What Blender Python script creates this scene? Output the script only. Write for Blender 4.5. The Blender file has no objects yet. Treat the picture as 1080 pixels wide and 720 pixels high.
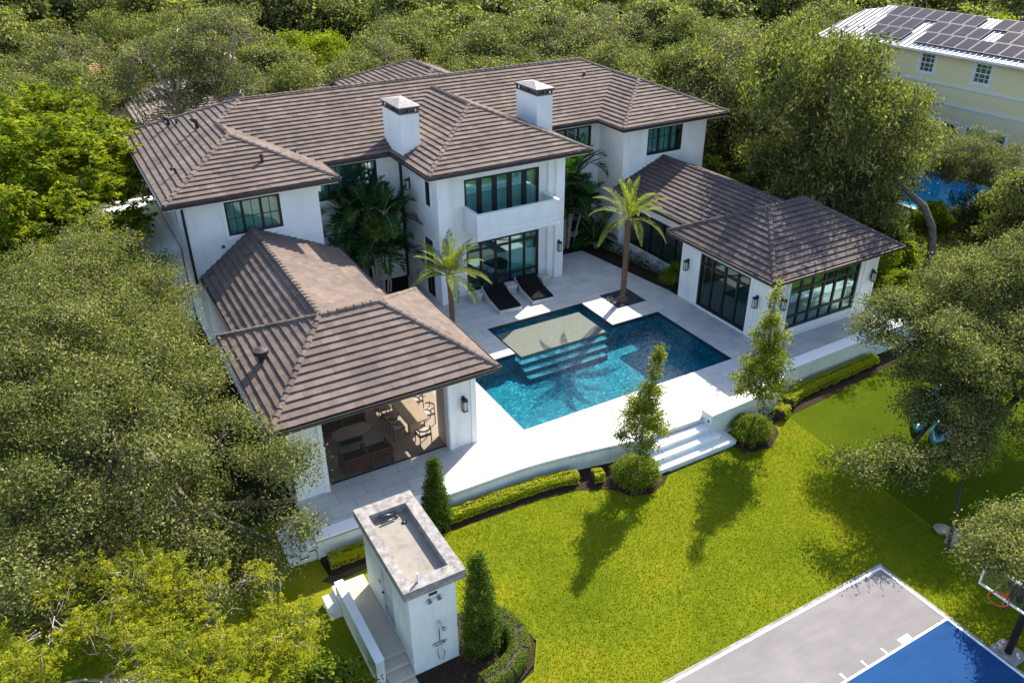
import bpy, bmesh, math, random
import numpy as np
from mathutils import Vector, Matrix, noise
from mathutils.geometry import tessellate_polygon
SC = bpy.context.scene
COL = SC.collection
R = math.radians
# ------------------------------------------------------------------ camera, sky, sun, exposure
cd = bpy.data.cameras.new('camera'); cam = bpy.data.objects.new('camera', cd); COL.objects.link(cam)
cd.sensor_width = 36.0; cd.lens = 856.68/1080*36; cd.clip_end = 2000
M = Matrix(((0.86846058,-0.49573205,-0.00509411),(0.24822774,0.42592349,0.87004148),(-0.42913774,-0.75686123,0.49295221))).transposed().to_4x4()
M.translation = (-19.8782,-25.8567,17.4548)
cam.matrix_world = M
SC.camera = cam
SUN_AZ, SUN_EL = 32.0, 40.0           # azimuth measured from +X towards +Y
wd = bpy.data.worlds.new('World'); SC.world = wd; wd.use_nodes = True
nt = wd.node_tree; bg = nt.nodes['Background']
sk = nt.nodes.new('ShaderNodeTexSky'); sk.sky_type = 'NISHITA'; sk.sun_disc = False
sk.sun_elevation = R(SUN_EL); sk.sun_rotation = R(90-SUN_AZ)
nt.links.new(sk.outputs[0], bg.inputs[0]); bg.inputs[1].default_value = 0.15
sl = bpy.data.lights.new('sun', 'SUN'); sl.energy = 4.7; sl.angle = R(0.5); sl.color = (1.0,0.93,0.80)
so = bpy.data.objects.new('sun', sl); COL.objects.link(so)
sd = Vector((math.cos(R(SUN_EL))*math.cos(R(SUN_AZ)), math.cos(R(SUN_EL))*math.sin(R(SUN_AZ)), math.sin(R(SUN_EL))))
so.rotation_euler = sd.to_track_quat('Z','Y').to_euler(); so.location = sd*60
SC.view_settings.view_transform = 'Standard'; SC.view_settings.look = 'None'
SC.view_settings.exposure = 1.22; SC.view_settings.gamma = 1.0; SC.view_settings.use_curve_mapping = False
SC.cycles.max_bounces = 8; SC.cycles.transparent_max_bounces = 12
SC.cycles.caustics_reflective = False; SC.cycles.caustics_refractive = False

# ------------------------------------------------------------------ materials
def newmat(name):
    m = bpy.data.materials.new(name); m.use_nodes = True
    t = m.node_tree; b = t.nodes['Principled BSDF']
    return m, t, b, t.links.new
def ramp(t, stops):
    r = t.nodes.new('ShaderNodeValToRGB'); e = r.color_ramp.elements
    while len(e) < len(stops): e.new(0.5)
    for i,(p,c) in enumerate(stops): e[i].position = p; e[i].color = (*c,1)
    return r
def noisetex(t, scale, detail=4, rough=.55, obj=False):
    n = t.nodes.new('ShaderNodeTexNoise'); n.inputs['Scale'].default_value = scale; n.inputs['Detail'].default_value = detail; n.inputs['Roughness'].default_value = rough
    g = t.nodes.new('ShaderNodeNewGeometry'); t.links.new(g.outputs['Position'], n.inputs['Vector'])
    return n
def mix(t, a, b, f, typ='MIX'):
    m = t.nodes.new('ShaderNodeMix'); m.data_type = 'RGBA'; m.blend_type = typ
    for sock, v in ((m.inputs[6], a), (m.inputs[7], b), (m.inputs[0], f)):
        if isinstance(v, (int,float)): sock.default_value = v
        elif isinstance(v, tuple): sock.default_value = (*v,1)
        else: t.links.new(v, sock)
    return m.outputs[2]
def bump(t, b, h, dist=.02, strength=.5):
    n = t.nodes.new('ShaderNodeBump'); n.inputs['Distance'].default_value = dist; n.inputs['Strength'].default_value = strength
    t.links.new(h, n.inputs['Height']); t.links.new(n.outputs[0], b.inputs['Normal'])
def mat(name, c1, c2=None, scale=3, rough=.7, spec=.3, metal=0, bmp=0, bscale=40, detail=5):
    m,t,b,L = newmat(name)
    b.inputs['Roughness'].default_value = rough; b.inputs['Metallic'].default_value = metal
    b.inputs['Specular IOR Level'].default_value = spec
    if c2 is None: c2 = tuple(x*.85 for x in c1)
    n = noisetex(t, scale, detail); r = ramp(t, [(.32,c2),(.68,c1)]); L(n.outputs[0], r.inputs[0]); L(r.outputs[0], b.inputs['Base Color'])
    if bmp: h = noisetex(t, bscale, 3); bump(t, b, h.outputs[0], bmp, .6)
    return m
def leafmat(name, dark, mid, light, trans=.4, rough=.42, tcol=1.0):
    m,t,b,L = newmat(name)
    a = t.nodes.new('ShaderNodeAttribute'); a.attribute_name = 'tint'
    r = ramp(t, [(0,dark),(.5,mid),(1,light)]); L(a.outputs['Fac'], r.inputs[0]); L(r.outputs[0], b.inputs['Base Color'])
    b.inputs['Roughness'].default_value = .6; b.inputs['Specular IOR Level'].default_value = .12
    tr = t.nodes.new('ShaderNodeBsdfTranslucent')
    c = mix(t, r.outputs[0], (1.25*tcol,1.5*tcol,.40*tcol), 1.0, 'MULTIPLY'); L(c, tr.inputs['Color'])
    ms = t.nodes.new('ShaderNodeMixShader'); ms.inputs[0].default_value = trans
    L(b.outputs[0], ms.inputs[1]); L(tr.outputs[0], ms.inputs[2]); L(ms.outputs[0], t.nodes['Material Output'].inputs[0])
    return m
MT = {}
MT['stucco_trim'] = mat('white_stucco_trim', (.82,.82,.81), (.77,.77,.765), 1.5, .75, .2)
MT['bronze'] = mat('dark_bronze', (.022,.019,.018), (.014,.013,.013), 4, .38, .4)
MT['gutter'] = mat('bronze_gutter', (.055,.042,.042), (.035,.028,.03), 3, .35, .5)
MT['capmetal'] = mat('chimney_cap_metal', (.15,.13,.125), (.09,.08,.08), 5, .45, .5, .4)
MT['capgrey'] = mat('chimney_cap_roof', (.30,.27,.26), (.2,.18,.17), 6, .6, .3)
MT['vent'] = mat('roof_vent_metal', (.06,.04,.035), (.035,.025,.025), 6, .55, .3)
MT['interior'] = mat('interior_floor', (.55,.52,.47), (.45,.42,.38), 2, .4, .4)
MT['curtain'] = mat('curtain_cloth', (.72,.80,.80), (.62,.72,.72), 2, .9, .1)
MT['lamp'] = mat('lantern_metal', (.12,.12,.12), (.07,.07,.07), 8, .35, .5, .6)
MT['lampglass'] = mat('lantern_glass', (.55,.55,.5), (.45,.45,.42), 8, .15, .6)
def stainmat(name, c, stains, scale, vert=False, rough=.85, bmp=.006):
    m,t,b,L=newmat(name); g=t.nodes.new('ShaderNodeNewGeometry'); mp=t.nodes.new('ShaderNodeMapping'); mp.inputs['Scale'].default_value=(1,1,.16) if vert else (1,1,1); L(g.outputs['Position'],mp.inputs[0])
    n=t.nodes.new('ShaderNodeTexNoise'); n.inputs['Scale'].default_value=scale; n.inputs['Detail'].default_value=8; n.inputs['Roughness'].default_value=.68; L(mp.outputs[0],n.inputs['Vector']); r=ramp(t,stains); L(n.outputs[0],r.inputs[0])
    n2=noisetex(t,.9,4); r2=ramp(t,[(.3,(.9,.9,.9)),(.7,(1.04,1.04,1.04))]); L(n2.outputs[0],r2.inputs[0])
    cc=mix(t,c,r.outputs[0],1.0,'MULTIPLY'); L(mix(t,cc,r2.outputs[0],1.0,'MULTIPLY'),b.inputs['Base Color']); b.inputs['Roughness'].default_value=rough; b.inputs['Specular IOR Level'].default_value=.2
    h=noisetex(t,55,3); bump(t,b,h.outputs[0],bmp,.6); return m
MT['concrete'] = stainmat('weathered_concrete',(.30,.275,.26),[(.28,(.35,.34,.35)),(.42,(.7,.7,.7)),(.55,(1,1,1)),(.74,(1.45,1.42,1.38))],5.5)
MT['roofscreed'] = stainmat('roof_screed',(.27,.245,.21),[(.28,(.72,.71,.7)),(.5,(1,1,1)),(.75,(1.12,1.1,1.08))],3.2)
MT['stucco'] = stainmat('white_stucco',(.80,.80,.79),[(.30,(.90,.895,.88)),(.5,(1,1,1))],2.2,True,.8,.004)
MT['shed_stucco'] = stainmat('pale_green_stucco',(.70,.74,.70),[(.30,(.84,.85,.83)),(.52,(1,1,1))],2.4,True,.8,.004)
MT['pavfloor'] = mat('patio_floor', (.50,.44,.365), (.42,.37,.305), .8, .5, .3)
MT['ceil'] = mat('soffit_board', (.36,.29,.22), (.30,.24,.18), 1, .8, .2)
MT['wood'] = mat('teak_wood', (.26,.10,.045), (.14,.055,.028), 9, .5, .3)
MT['lightwood'] = mat('pale_oak_table', (.52,.43,.32), (.42,.34,.25), 6, .5, .3)
MT['cushion'] = mat('dark_cushion', (.02,.022,.022), (.012,.013,.014), 6, .9, .1)
MT['white_cushion'] = mat('white_cushion', (.66,.64,.6), (.55,.53,.5), 6, .9, .1)
MT['blackfabric'] = mat('black_lounger_fabric', (.012,.012,.013), (.007,.007,.008), 8, .92, .1, 0, .005, 90)
MT['loungerframe'] = mat('lounger_frame', (.62,.60,.57), (.52,.5,.48), 5, .6, .3)
MT['sidestone'] = mat('stone_stool', (.52,.49,.45), (.40,.38,.35), 5, .8, .2, 0, .006, 40)
MT['bark'] = mat('oak_bark', (.22,.18,.145), (.10,.08,.065), 6, .95, .1, 0, .02, 25)
MT['palebark'] = mat('pale_bark', (.46,.40,.34), (.26,.22,.18), 6, .9, .1, 0, .01, 25)
MT['darkbark'] = mat('dark_bark', (.09,.07,.06), (.045,.036,.03), 6, .95, .1)
MT['palmbark'] = mat('palm_bark', (.22,.13,.08), (.09,.05,.032), 14, .95, .1, 0, .03, 22)
MT['yellowsiding'] = None
MT['kayak'] = mat('turquoise_plastic', (.006,.22,.28), (.004,.16,.21), 3, .3, .5)
MT['kayakblue'] = mat('blue_plastic', (.006,.14,.26), (.004,.10,.2), 3, .3, .5)
MT['plank'] = mat('weathered_plank', (.30,.20,.17), (.15,.10,.085), 7, .8, .2, 0, .01, 18)
MT['post'] = mat('yellow_green_post', (.38,.30,.09), (.26,.20,.06), 7, .7, .2)
MT['rim'] = mat('orange_rim', (.62,.12,.03), (.5,.08,.02), 7, .5, .3)
MT['white'] = mat('white_paint', (.8,.8,.8), (.72,.72,.72), 4, .5, .3)
MT['rock'] = mat('pale_rock', (.42,.35,.26), (.25,.20,.15), 4, .9, .2, 0, .05, 14)
MT['mulch'] = mat('dark_mulch', (.055,.035,.024), (.022,.015,.011), 18, .95, .1, 0, .05, 30)
MT['pebble'] = mat('slate_pebbles', (.075,.08,.09), (.02,.022,.026), 22, .7, .3, 0, .05, 26)
MT['soil'] = mat('soil_and_leaf_litter', (.07,.06,.028), (.03,.028,.014), .9, .95, .1, 0, .06, 12)
MT['chrome'] = mat('brushed_steel', (.5,.5,.5), (.4,.4,.4), 9, .25, .5, .9)
MT['shedgrey'] = mat('grey_paint', (.52,.52,.50), (.44,.44,.43), 4, .6, .3)
# roof tiles: one colour per tile from the tile's own u,v index
def tilemat(name, c1, c2, c3):
    m,t,b,L = newmat(name)
    u = t.nodes.new('ShaderNodeAttribute'); u.attribute_name = 'tint'
    r = ramp(t, [(0,c1),(.5,c2),(1,c3)]); L(u.outputs['Fac'], r.inputs[0])
    n = noisetex(t, .55, 5, .6); r2 = ramp(t, [(.3,(.72,.72,.74)),(.7,(1.08,1.06,1.04))]); L(n.outputs[0], r2.inputs[0])
    n2 = noisetex(t, 26, 3); r3 = ramp(t, [(.3,(.82,.82,.82)),(.7,(1.12,1.12,1.12))]); L(n2.outputs[0], r3.inputs[0])
    c = mix(t, r.outputs[0], r2.outputs[0], 1.0, 'MULTIPLY'); c = mix(t, c, r3.outputs[0], 1.0, 'MULTIPLY')
    L(c, b.inputs['Base Color']); b.inputs['Roughness'].default_value = .8; b.inputs['Specular IOR Level'].default_value = .06
    return m
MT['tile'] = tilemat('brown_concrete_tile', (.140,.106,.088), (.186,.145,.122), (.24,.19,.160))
MT['tile_shaded'] = tilemat('shaded_concrete_tile', (.095,.074,.068), (.130,.102,.095), (.165,.132,.122))  # brown tile darkened for the guest wing, oak shade put into the colour
MT['tile_grey'] = tilemat('grey_concrete_tile', (.22,.18,.15), (.29,.24,.20), (.36,.30,.25))
MT['tile_tan'] = tilemat('tan_clay_tile', (.50,.30,.13), (.58,.37,.18), (.64,.43,.23))
def schlick(t, f0, normal=None):
    lw=t.nodes.new('ShaderNodeLayerWeight'); lw.inputs['Blend'].default_value=.5
    if normal is not None: t.links.new(normal,lw.inputs['Normal'])
    p=t.nodes.new('ShaderNodeMath'); p.operation='POWER'; p.inputs[1].default_value=5; t.links.new(lw.outputs['Facing'],p.inputs[0])
    m=t.nodes.new('ShaderNodeMath'); m.operation='MULTIPLY_ADD'; m.inputs[1].default_value=1-f0; m.inputs[2].default_value=f0; t.links.new(p.outputs[0],m.inputs[0]); return m.outputs[0]
# glass: tinted, see-through and mirror-like at once
def glassmat(name, tint, refl=.22):
    m,t,b,L = newmat(name)
    tr = t.nodes.new('ShaderNodeBsdfTransparent'); tr.inputs[0].default_value = (*tint,1)
    gl = t.nodes.new('ShaderNodeBsdfGlossy'); gl.inputs['Roughness'].default_value = .03; gl.inputs['Color'].default_value = (.62,.95,.92,1)
    fac = schlick(t, refl)
    n = noisetex(t, 1.3, 1); bp = t.nodes.new('ShaderNodeBump'); bp.inputs['Distance'].default_value = .01; bp.inputs['Strength'].default_value = .12
    L(n.outputs[0], bp.inputs['Height']); L(bp.outputs[0], gl.inputs['Normal'])
    ms = t.nodes.new('ShaderNodeMixShader'); L(fac, ms.inputs[0]); L(tr.outputs[0], ms.inputs[1]); L(gl.outputs[0], ms.inputs[2])
    L(ms.outputs[0], t.nodes['Material Output'].inputs[0]); return m
MT['glass'] = glassmat('teal_window_glass', (.48,.84,.80), .34)
MT['darkglass'] = glassmat('dark_window_glass', (.35,.45,.45), .10)
MT['boardglass'] = glassmat('clear_backboard', (.95,.96,.96), .03)
def screenmat():
    m,t,b,L = newmat('dark_insect_screen'); tr=t.nodes.new('ShaderNodeBsdfTransparent'); tr.inputs[0].default_value=(.72,.69,.66,1); df=t.nodes.new('ShaderNodeBsdfDiffuse'); df.inputs[0].default_value=(.12,.105,.09,1)
    ms=t.nodes.new('ShaderNodeMixShader'); ms.inputs[0].default_value=.20; L(tr.outputs[0],ms.inputs[1]); L(df.outputs[0],ms.inputs[2]); L(ms.outputs[0],t.nodes['Material Output'].inputs[0]); return m
MT['screen']=screenmat()
def watermat():
    m,t,b,L = newmat('pool_water')
    tr = t.nodes.new('ShaderNodeBsdfTransparent'); tr.inputs[0].default_value = (.88,.97,.975,1)
    gl = t.nodes.new('ShaderNodeBsdfGlossy'); gl.inputs['Roughness'].default_value = .02
    n1 = noisetex(t, 4.5, 3, .6); bp = t.nodes.new('ShaderNodeBump'); bp.inputs['Distance'].default_value = .05; bp.inputs['Strength'].default_value = .32
    L(n1.outputs[0], bp.inputs['Height']); L(bp.outputs[0], gl.inputs['Normal']); fac = schlick(t, .02, bp.outputs[0])
    ms = t.nodes.new('ShaderNodeMixShader'); L(fac, ms.inputs[0]); L(tr.outputs[0], ms.inputs[1]); L(gl.outputs[0], ms.inputs[2])
    L(ms.outputs[0], t.nodes['Material Output'].inputs[0]); return m
MT['water'] = watermat()
def pooltile():
    m,t,b,L = newmat('teal_pool_mosaic')
    g = t.nodes.new('ShaderNodeNewGeometry')
    v = t.nodes.new('ShaderNodeTexVoronoi'); v.inputs['Scale'].default_value = 14; L(g.outputs['Position'], v.inputs['Vector'])
    sp = t.nodes.new('ShaderNodeSeparateColor'); L(v.outputs['Color'], sp.inputs[0])
    r = ramp(t, [(0,(.001,.085,.135)),(.5,(.002,.122,.178)),(.85,(.004,.17,.225)),(1,(.03,.28,.33))]); L(sp.outputs[0], r.inputs[0])
    n = noisetex(t, 1.6, 4, .65); r2 = ramp(t, [(.3,(.85,.87,.9)),(.72,(1.12,1.1,1.06))]); L(n.outputs[0], r2.inputs[0])
    L(mix(t, r.outputs[0], r2.outputs[0], 1.0, 'MULTIPLY'), b.inputs['Base Color']); b.inputs['Roughness'].default_value = .7; b.inputs['Specular IOR Level'].default_value = .04
    return m
MT['pooltile'] = pooltile()
MT['waterline'] = mat('dark_waterline_tile', (.02,.05,.065), (.01,.03,.04), 9, .3, .5)
MT['shelf'] = mat('pebble_shelf', (.20,.175,.14), (.16,.142,.115), 7, .7, .2, 0, .01, 40)
MT['poolstep'] = mat('pale_pool_step', (.075,.155,.165), (.05,.12,.135), 7, .6, .2)
def deckmat():
    m,t,b,L = newmat('white_stone_paving')
    g = t.nodes.new('ShaderNodeNewGeometry'); br = t.nodes.new('ShaderNodeTexBrick')
    br.inputs['Scale'].default_value = 1.0; br.inputs['Brick Width'].default_value = .92; br.inputs['Row Height'].default_value = .61; br.inputs['Mortar Size'].default_value = .011; br.inputs['Mortar Smooth'].default_value = .3
    br.inputs['Color1'].default_value = (.57,.553,.53,1); br.inputs['Color2'].default_value = (.49,.475,.455,1); br.inputs['Mortar'].default_value = (.33,.315,.29,1)
    L(g.outputs['Position'], br.inputs['Vector'])
    n = noisetex(t, 1.1, 6, .6); r = ramp(t, [(.3,(.88,.88,.88)),(.7,(1.05,1.05,1.04))]); L(n.outputs[0], r.inputs[0])
    n2 = noisetex(t, 12, 4, .7); r2 = ramp(t, [(.25,(.88,.88,.87)),(.6,(1.02,1.02,1.02))]); L(n2.outputs[0], r2.inputs[0])
    c = mix(t, br.outputs[0], r.outputs[0], 1.0, 'MULTIPLY'); L(mix(t, c, r2.outputs[0], 1.0, 'MULTIPLY'), b.inputs['Base Color'])
    b.inputs['Roughness'].default_value = .75; b.inputs['Specular IOR Level'].default_value = .10; return m
MT['deck'] = deckmat()
def lawnmat(name, ca, cb, cc, spots=True):
    m,t,b,L = newmat(name)
    n = noisetex(t, .45, 5, .6); r = ramp(t, [(.3,ca),(.55,cb),(.78,cc)]); L(n.outputs[0], r.inputs[0]); c = r.outputs[0]
    n2 = noisetex(t, 9, 3, .7); r2 = ramp(t, [(.30,(.45,.5,.45)),(.40,(.95,.95,.95)),(.75,(1.08,1.06,1.0))]); L(n2.outputs[0], r2.inputs[0])
    c = mix(t, c, r2.outputs[0], 1.0 if spots else .7, 'MULTIPLY')
    n3 = noisetex(t, 60, 2, .7); r3 = ramp(t, [(.3,(.6,.65,.6)),(.7,(1.25,1.2,1.2))]); L(n3.outputs[0], r3.inputs[0])
    c = mix(t, c, r3.outputs[0], 1.0, 'MULTIPLY'); L(c, b.inputs['Base Color'])
    b.inputs['Roughness'].default_value = .95; b.inputs['Specular IOR Level'].default_value = .02
    bump(t, b, n3.outputs[0], .03, .7); return m
MT['lawn'] = lawnmat('lawn_grass', (.11,.145,.008), (.168,.196,.010), (.25,.23,.015))
MT['turf'] = lawnmat('artificial_turf', (.055,.088,.004), (.072,.105,.004), (.09,.12,.006), False)
def courtmat(name, ca, cb):
    m,t,b,L = newmat(name)
    n = noisetex(t, .7, 6, .65); r = ramp(t, [(.3,cb),(.7,ca)]); L(n.outputs[0], r.inputs[0])
    w = t.nodes.new('ShaderNodeMapping'); w.inputs['Scale'].default_value = (1.5,5,1); w.inputs['Rotation'].default_value = (0,0,R(25))
    g = t.nodes.new('ShaderNodeNewGeometry'); L(g.outputs['Position'], w.inputs[0]); n2 = t.nodes.new('ShaderNodeTexNoise'); n2.inputs['Scale'].default_value = .8; n2.inputs['Detail'].default_value = 6; L(w.outputs[0], n2.inputs['Vector'])
    r2 = ramp(t, [(.35,(.93,.93,.93)),(.7,(1.06,1.06,1.06))]); L(n2.outputs[0], r2.inputs[0])
    L(mix(t, r.outputs[0], r2.outputs[0], 1.0, 'MULTIPLY'), b.inputs['Base Color']); b.inputs['Roughness'].default_value = .85; b.inputs['Specular IOR Level'].default_value = .08; return m
MT['court'] = courtmat('grey_court', (.235,.215,.215), (.19,.175,.178))
MT['blue'] = courtmat('blue_court', (.008,.050,.160), (.014,.062,.178))
def sidingmat():
    m,t,b,L = newmat('yellow_lap_siding')
    g = t.nodes.new('ShaderNodeNewGeometry'); w = t.nodes.new('ShaderNodeTexWave'); w.bands_direction = 'Z'; w.wave_profile = 'SAW'; w.inputs['Scale'].default_value = 1.55
    L(g.outputs['Position'], w.inputs['Vector']); r = ramp(t, [(0,(.78,.64,.33)),(.2,(.86,.72,.40)),(1,(.88,.74,.42))]); L(w.outputs[0], r.inputs[0]); L(r.outputs[0], b.inputs['Base Color'])
    b.inputs['Roughness'].default_value = .7; return m
MT['siding'] = sidingmat()
MT['creamwall'] = mat('cream_wall', (.84,.70,.44), (.78,.64,.4), 1, .8, .2)
MT['seam'] = mat('standing_seam_metal', (.42,.41,.42), (.36,.355,.365), 2, .45, .5, .2)
MT['solar'] = mat('solar_cell', (.04,.036,.05), (.028,.025,.04), .8, .12, .06)
MT['solarframe'] = mat('solar_frame', (.2,.19,.2), (.15,.145,.15), 3, .6, .2)
MT['tanwall'] = mat('tan_house_wall', (.62,.50,.38), (.55,.44,.33), 2, .8, .2)
MT['farpool'] = mat('bright_blue_pool', (.01,.33,.62), (.01,.25,.52), .8, .1, .5)
# foliage
MT['oakleaf'] = leafmat('live_oak_leaves', (0.036, 0.044, 0.013), (0.128, 0.14, 0.038), (0.38, 0.35, 0.14), .36)
MT['oakleaf2'] = leafmat('grey_olive_leaves', (0.042, 0.048, 0.018), (0.145, 0.148, 0.055), (0.4, 0.36, 0.17), .34)
MT['brightleaf'] = leafmat('bright_green_leaves', (0.05, 0.075, 0.004), (0.17, 0.21, 0.008), (0.4, 0.39, 0.016), .46)
MT['yellowleaf'] = leafmat('yellow_green_leaves', (0.09, 0.115, 0.006), (0.225, 0.25, 0.012), (0.45, 0.4, 0.02), .48)
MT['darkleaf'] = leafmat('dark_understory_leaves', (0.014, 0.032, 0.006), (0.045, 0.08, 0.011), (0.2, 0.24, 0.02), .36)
MT['hedgeleaf'] = leafmat('yellow_hedge_leaves', (0.2, 0.24, 0.006), (0.4, 0.41, 0.01), (0.6, 0.55, 0.014), .42)
MT['boxleaf'] = leafmat('boxwood_leaves', (0.05, 0.085, 0.007), (0.11, 0.16, 0.012), (0.2, 0.24, 0.018), .38)
MT['shrubleaf'] = leafmat('fresh_shrub_leaves', (0.06, 0.095, 0.009), (0.155, 0.2, 0.017), (0.31, 0.33, 0.03), .4)
MT['coneleaf'] = leafmat('podocarpus_leaves', (.02,.045,.006), (.055,.095,.010), (.12,.16,.015), .36)
MT['treeleaf'] = leafmat('young_tree_leaves', (0.055, 0.09, 0.01), (0.16, 0.195, 0.018), (0.42, 0.35, 0.035), .42)
MT['palmleaf'] = leafmat('date_palm_leaves', (0.08, 0.115, 0.014), (0.175, 0.21, 0.03), (0.38, 0.38, 0.085), .42, .35)
MT['areca'] = leafmat('areca_leaves', (0.014, 0.05, 0.012), (0.04, 0.105, 0.024), (0.16, 0.19, 0.02), .38, .35)
MT['agave'] = leafmat('silver_agave', (0.14, 0.2, 0.19), (0.27, 0.35, 0.33), (0.46, 0.52, 0.48), .15, .5)
MT['grass'] = leafmat('grass_blades', (0.115, 0.155, 0.007), (0.182, 0.218, 0.009), (0.31, 0.295, 0.016), .4, .5)

# ------------------------------------------------------------------ mesh helpers
class MB:
    def __init__(s): s.v=[]; s.f=[]; s.t=[]; s.mi=[]
    def add(s, vs, fs, tint=.5, mi=0):
        o=len(s.v); s.v += [tuple(v) for v in vs]
        for f in fs: s.f.append(tuple(i+o for i in f)); s.t.append(tint); s.mi.append(mi)
    def box(s, a, b, mi=0):
        x0,y0,z0=a; x1,y1,z1=b
        s.add([(x0,y0,z0),(x1,y0,z0),(x1,y1,z0),(x0,y1,z0),(x0,y0,z1),(x1,y0,z1),(x1,y1,z1),(x0,y1,z1)],
              [(0,3,2,1),(4,5,6,7),(0,1,5,4),(1,2,6,5),(2,3,7,6),(3,0,4,7)], mi=mi)
    def lbox(s, o, d, n, u0,u1,w0,w1,z0,z1, mi=0):     # box in a wall's own frame
        P=lambda u,w,z:(o[0]+d[0]*u+n[0]*w, o[1]+d[1]*u+n[1]*w, z)
        vs=[P(u0,w0,z0),P(u1,w0,z0),P(u1,w1,z0),P(u0,w1,z0),P(u0,w0,z1),P(u1,w0,z1),P(u1,w1,z1),P(u0,w1,z1)]
        s.add(vs,[(0,1,2,3),(4,7,6,5),(0,4,5,1),(1,5,6,2),(2,6,7,3),(3,7,4,0)], mi=mi)
    def cyl(s, a, b, r0, r1=None, n=10, caps=True, mi=0):
        a=Vector(a); b=Vector(b); r1=r0 if r1 is None else r1; ax=(b-a).normalized()
        p=ax.orthogonal().normalized(); q=ax.cross(p)
        vs=[a+(p*math.cos(2*math.pi*i/n)+q*math.sin(2*math.pi*i/n))*r0 for i in range(n)]+[b+(p*math.cos(2*math.pi*i/n)+q*math.sin(2*math.pi*i/n))*r1 for i in range(n)]
        fs=[(i,(i+1)%n,n+(i+1)%n,n+i) for i in range(n)]
        if caps: fs += [tuple(range(n-1,-1,-1)), tuple(range(n,2*n))]
        s.add(vs,fs,mi=mi)
    def tube(s, pts, rad, n=7):
        pts=[Vector(p) for p in pts]; rings=[]; o=len(s.v)
        prev=None
        for i,p in enumerate(pts):
            t=(pts[min(i+1,len(pts)-1)]-pts[max(i-1,0)]).normalized()
            if prev is None: a=t.orthogonal().normalized()
            else:
                a=prev-t*prev.dot(t); a=a.normalized() if a.length>1e-5 else t.orthogonal().normalized()
            prev=a; b=t.cross(a); r=rad[i] if hasattr(rad,'__len__') else rad
            s.v += [tuple(p+(a*math.cos(2*math.pi*k/n)+b*math.sin(2*math.pi*k/n))*r) for k in range(n)]
        for i in range(len(pts)-1):
            for k in range(n):
                s.f.append((o+i*n+k,o+i*n+(k+1)%n,o+(i+1)*n+(k+1)%n,o+(i+1)*n+k)); s.t.append(.5); s.mi.append(0)
        s.f.append(tuple(o+k for k in range(n-1,-1,-1))); s.f.append(tuple(o+(len(pts)-1)*n+k for k in range(n))); s.t+=[.5,.5]; s.mi+=[0,0]
    def poly(s, outer, z, holes=(), tint=.5):
        loops=[[Vector((x,y,0)) for x,y in outer]]+[[Vector((x,y,0)) for x,y in h] for h in holes]
        flat=[v for l in loops for v in l]; tr=tessellate_polygon(loops)
        fs=[]
        for t in tr:
            a,b,c=[flat[i] for i in t]
            fs.append(t if (b-a).cross(c-a).z>0 else t[::-1])
        s.add([(v.x,v.y,z) for v in flat], fs, tint)
    def prism(s, outer, z0, z1, holes=()):
        s.poly(outer,z1,holes)
        for lp in (outer,*holes):
            n=len(lp); s.add([(x,y,z0) for x,y in lp]+[(x,y,z1) for x,y in lp],[(i,(i+1)%n,n+(i+1)%n,n+i) for i in range(n)])
    def sweep(s, path, prof, closed=False):            # prof: (offset to the right of the path, z) closed profile
        n=len(path); k=len(prof); o=len(s.v); P=[Vector(p) for p in path]
        for i in range(n):
            d0=(P[i]-P[i-1]).normalized() if (i>0 or closed) else (P[1]-P[0]).normalized()
            d1=(P[(i+1)%n]-P[i]).normalized() if (i<n-1 or closed) else d0
            n0=Vector((d0.y,-d0.x)); n1=Vector((d1.y,-d1.x)); m=(n0+n1); m=m/ max(m.dot(n0),.2)
            for w,z in prof: s.v.append((P[i].x+m.x*w, P[i].y+m.y*w, z))
        for i in range(n if closed else n-1):
            j=(i+1)%n
            for q in range(k):
                s.f.append((o+i*k+q,o+i*k+(q+1)%k,o+j*k+(q+1)%k,o+j*k+q)); s.t.append(.5); s.mi.append(0)
        if not closed:
            s.f += [tuple(o+q for q in range(k)), tuple(o+(n-1)*k+q for q in range(k-1,-1,-1))]; s.t+=[.5,.5]; s.mi+=[0,0]
    def mesh(s, name, mats, smooth=False):
        me=bpy.data.meshes.new(name); me.from_pydata(s.v,[],s.f)
        for m in (mats if isinstance(mats,(list,tuple)) else [mats]): me.materials.append(m)
        if any(s.mi): me.polygons.foreach_set('material_index', s.mi)
        a=me.attributes.new('tint','FLOAT','FACE'); a.data.foreach_set('value', s.t)
        if smooth: me.polygons.foreach_set('use_smooth',[True]*len(s.f))
        me.update(); return me
    def build(s, name, mats, parent=None, smooth=False, bevel=0, fix=True):
        me=s.mesh(name,mats,smooth)
        if fix:
            b=bmesh.new(); b.from_mesh(me); bmesh.ops.recalc_face_normals(b, faces=b.faces[:])
            b.to_mesh(me); b.free()
        ob=bpy.data.objects.new(name,me); COL.objects.link(ob)
        if parent is not None: ob.parent=parent
        if bevel:
            mo=ob.modifiers.new('bevel','BEVEL'); mo.width=bevel; mo.segments=2; mo.limit_method='ANGLE'
        return ob
def thing(name, label, cat, loc=(0,0,0), rz=0, group=None, kind=None):
    o=bpy.data.objects.new(name,None); COL.objects.link(o); o.location=loc; o.rotation_euler=(0,0,rz); o.empty_display_size=.2
    return tag(o,label,cat,group,kind)
def tag(o,label=None,cat=None,group=None,kind=None):
    if label: o['label']=label
    if cat: o['category']=cat
    if group: o['group']=group
    if kind: o['kind']=kind
    return o
def struct(o, kind='structure'): o['kind']=kind; return o
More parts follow.
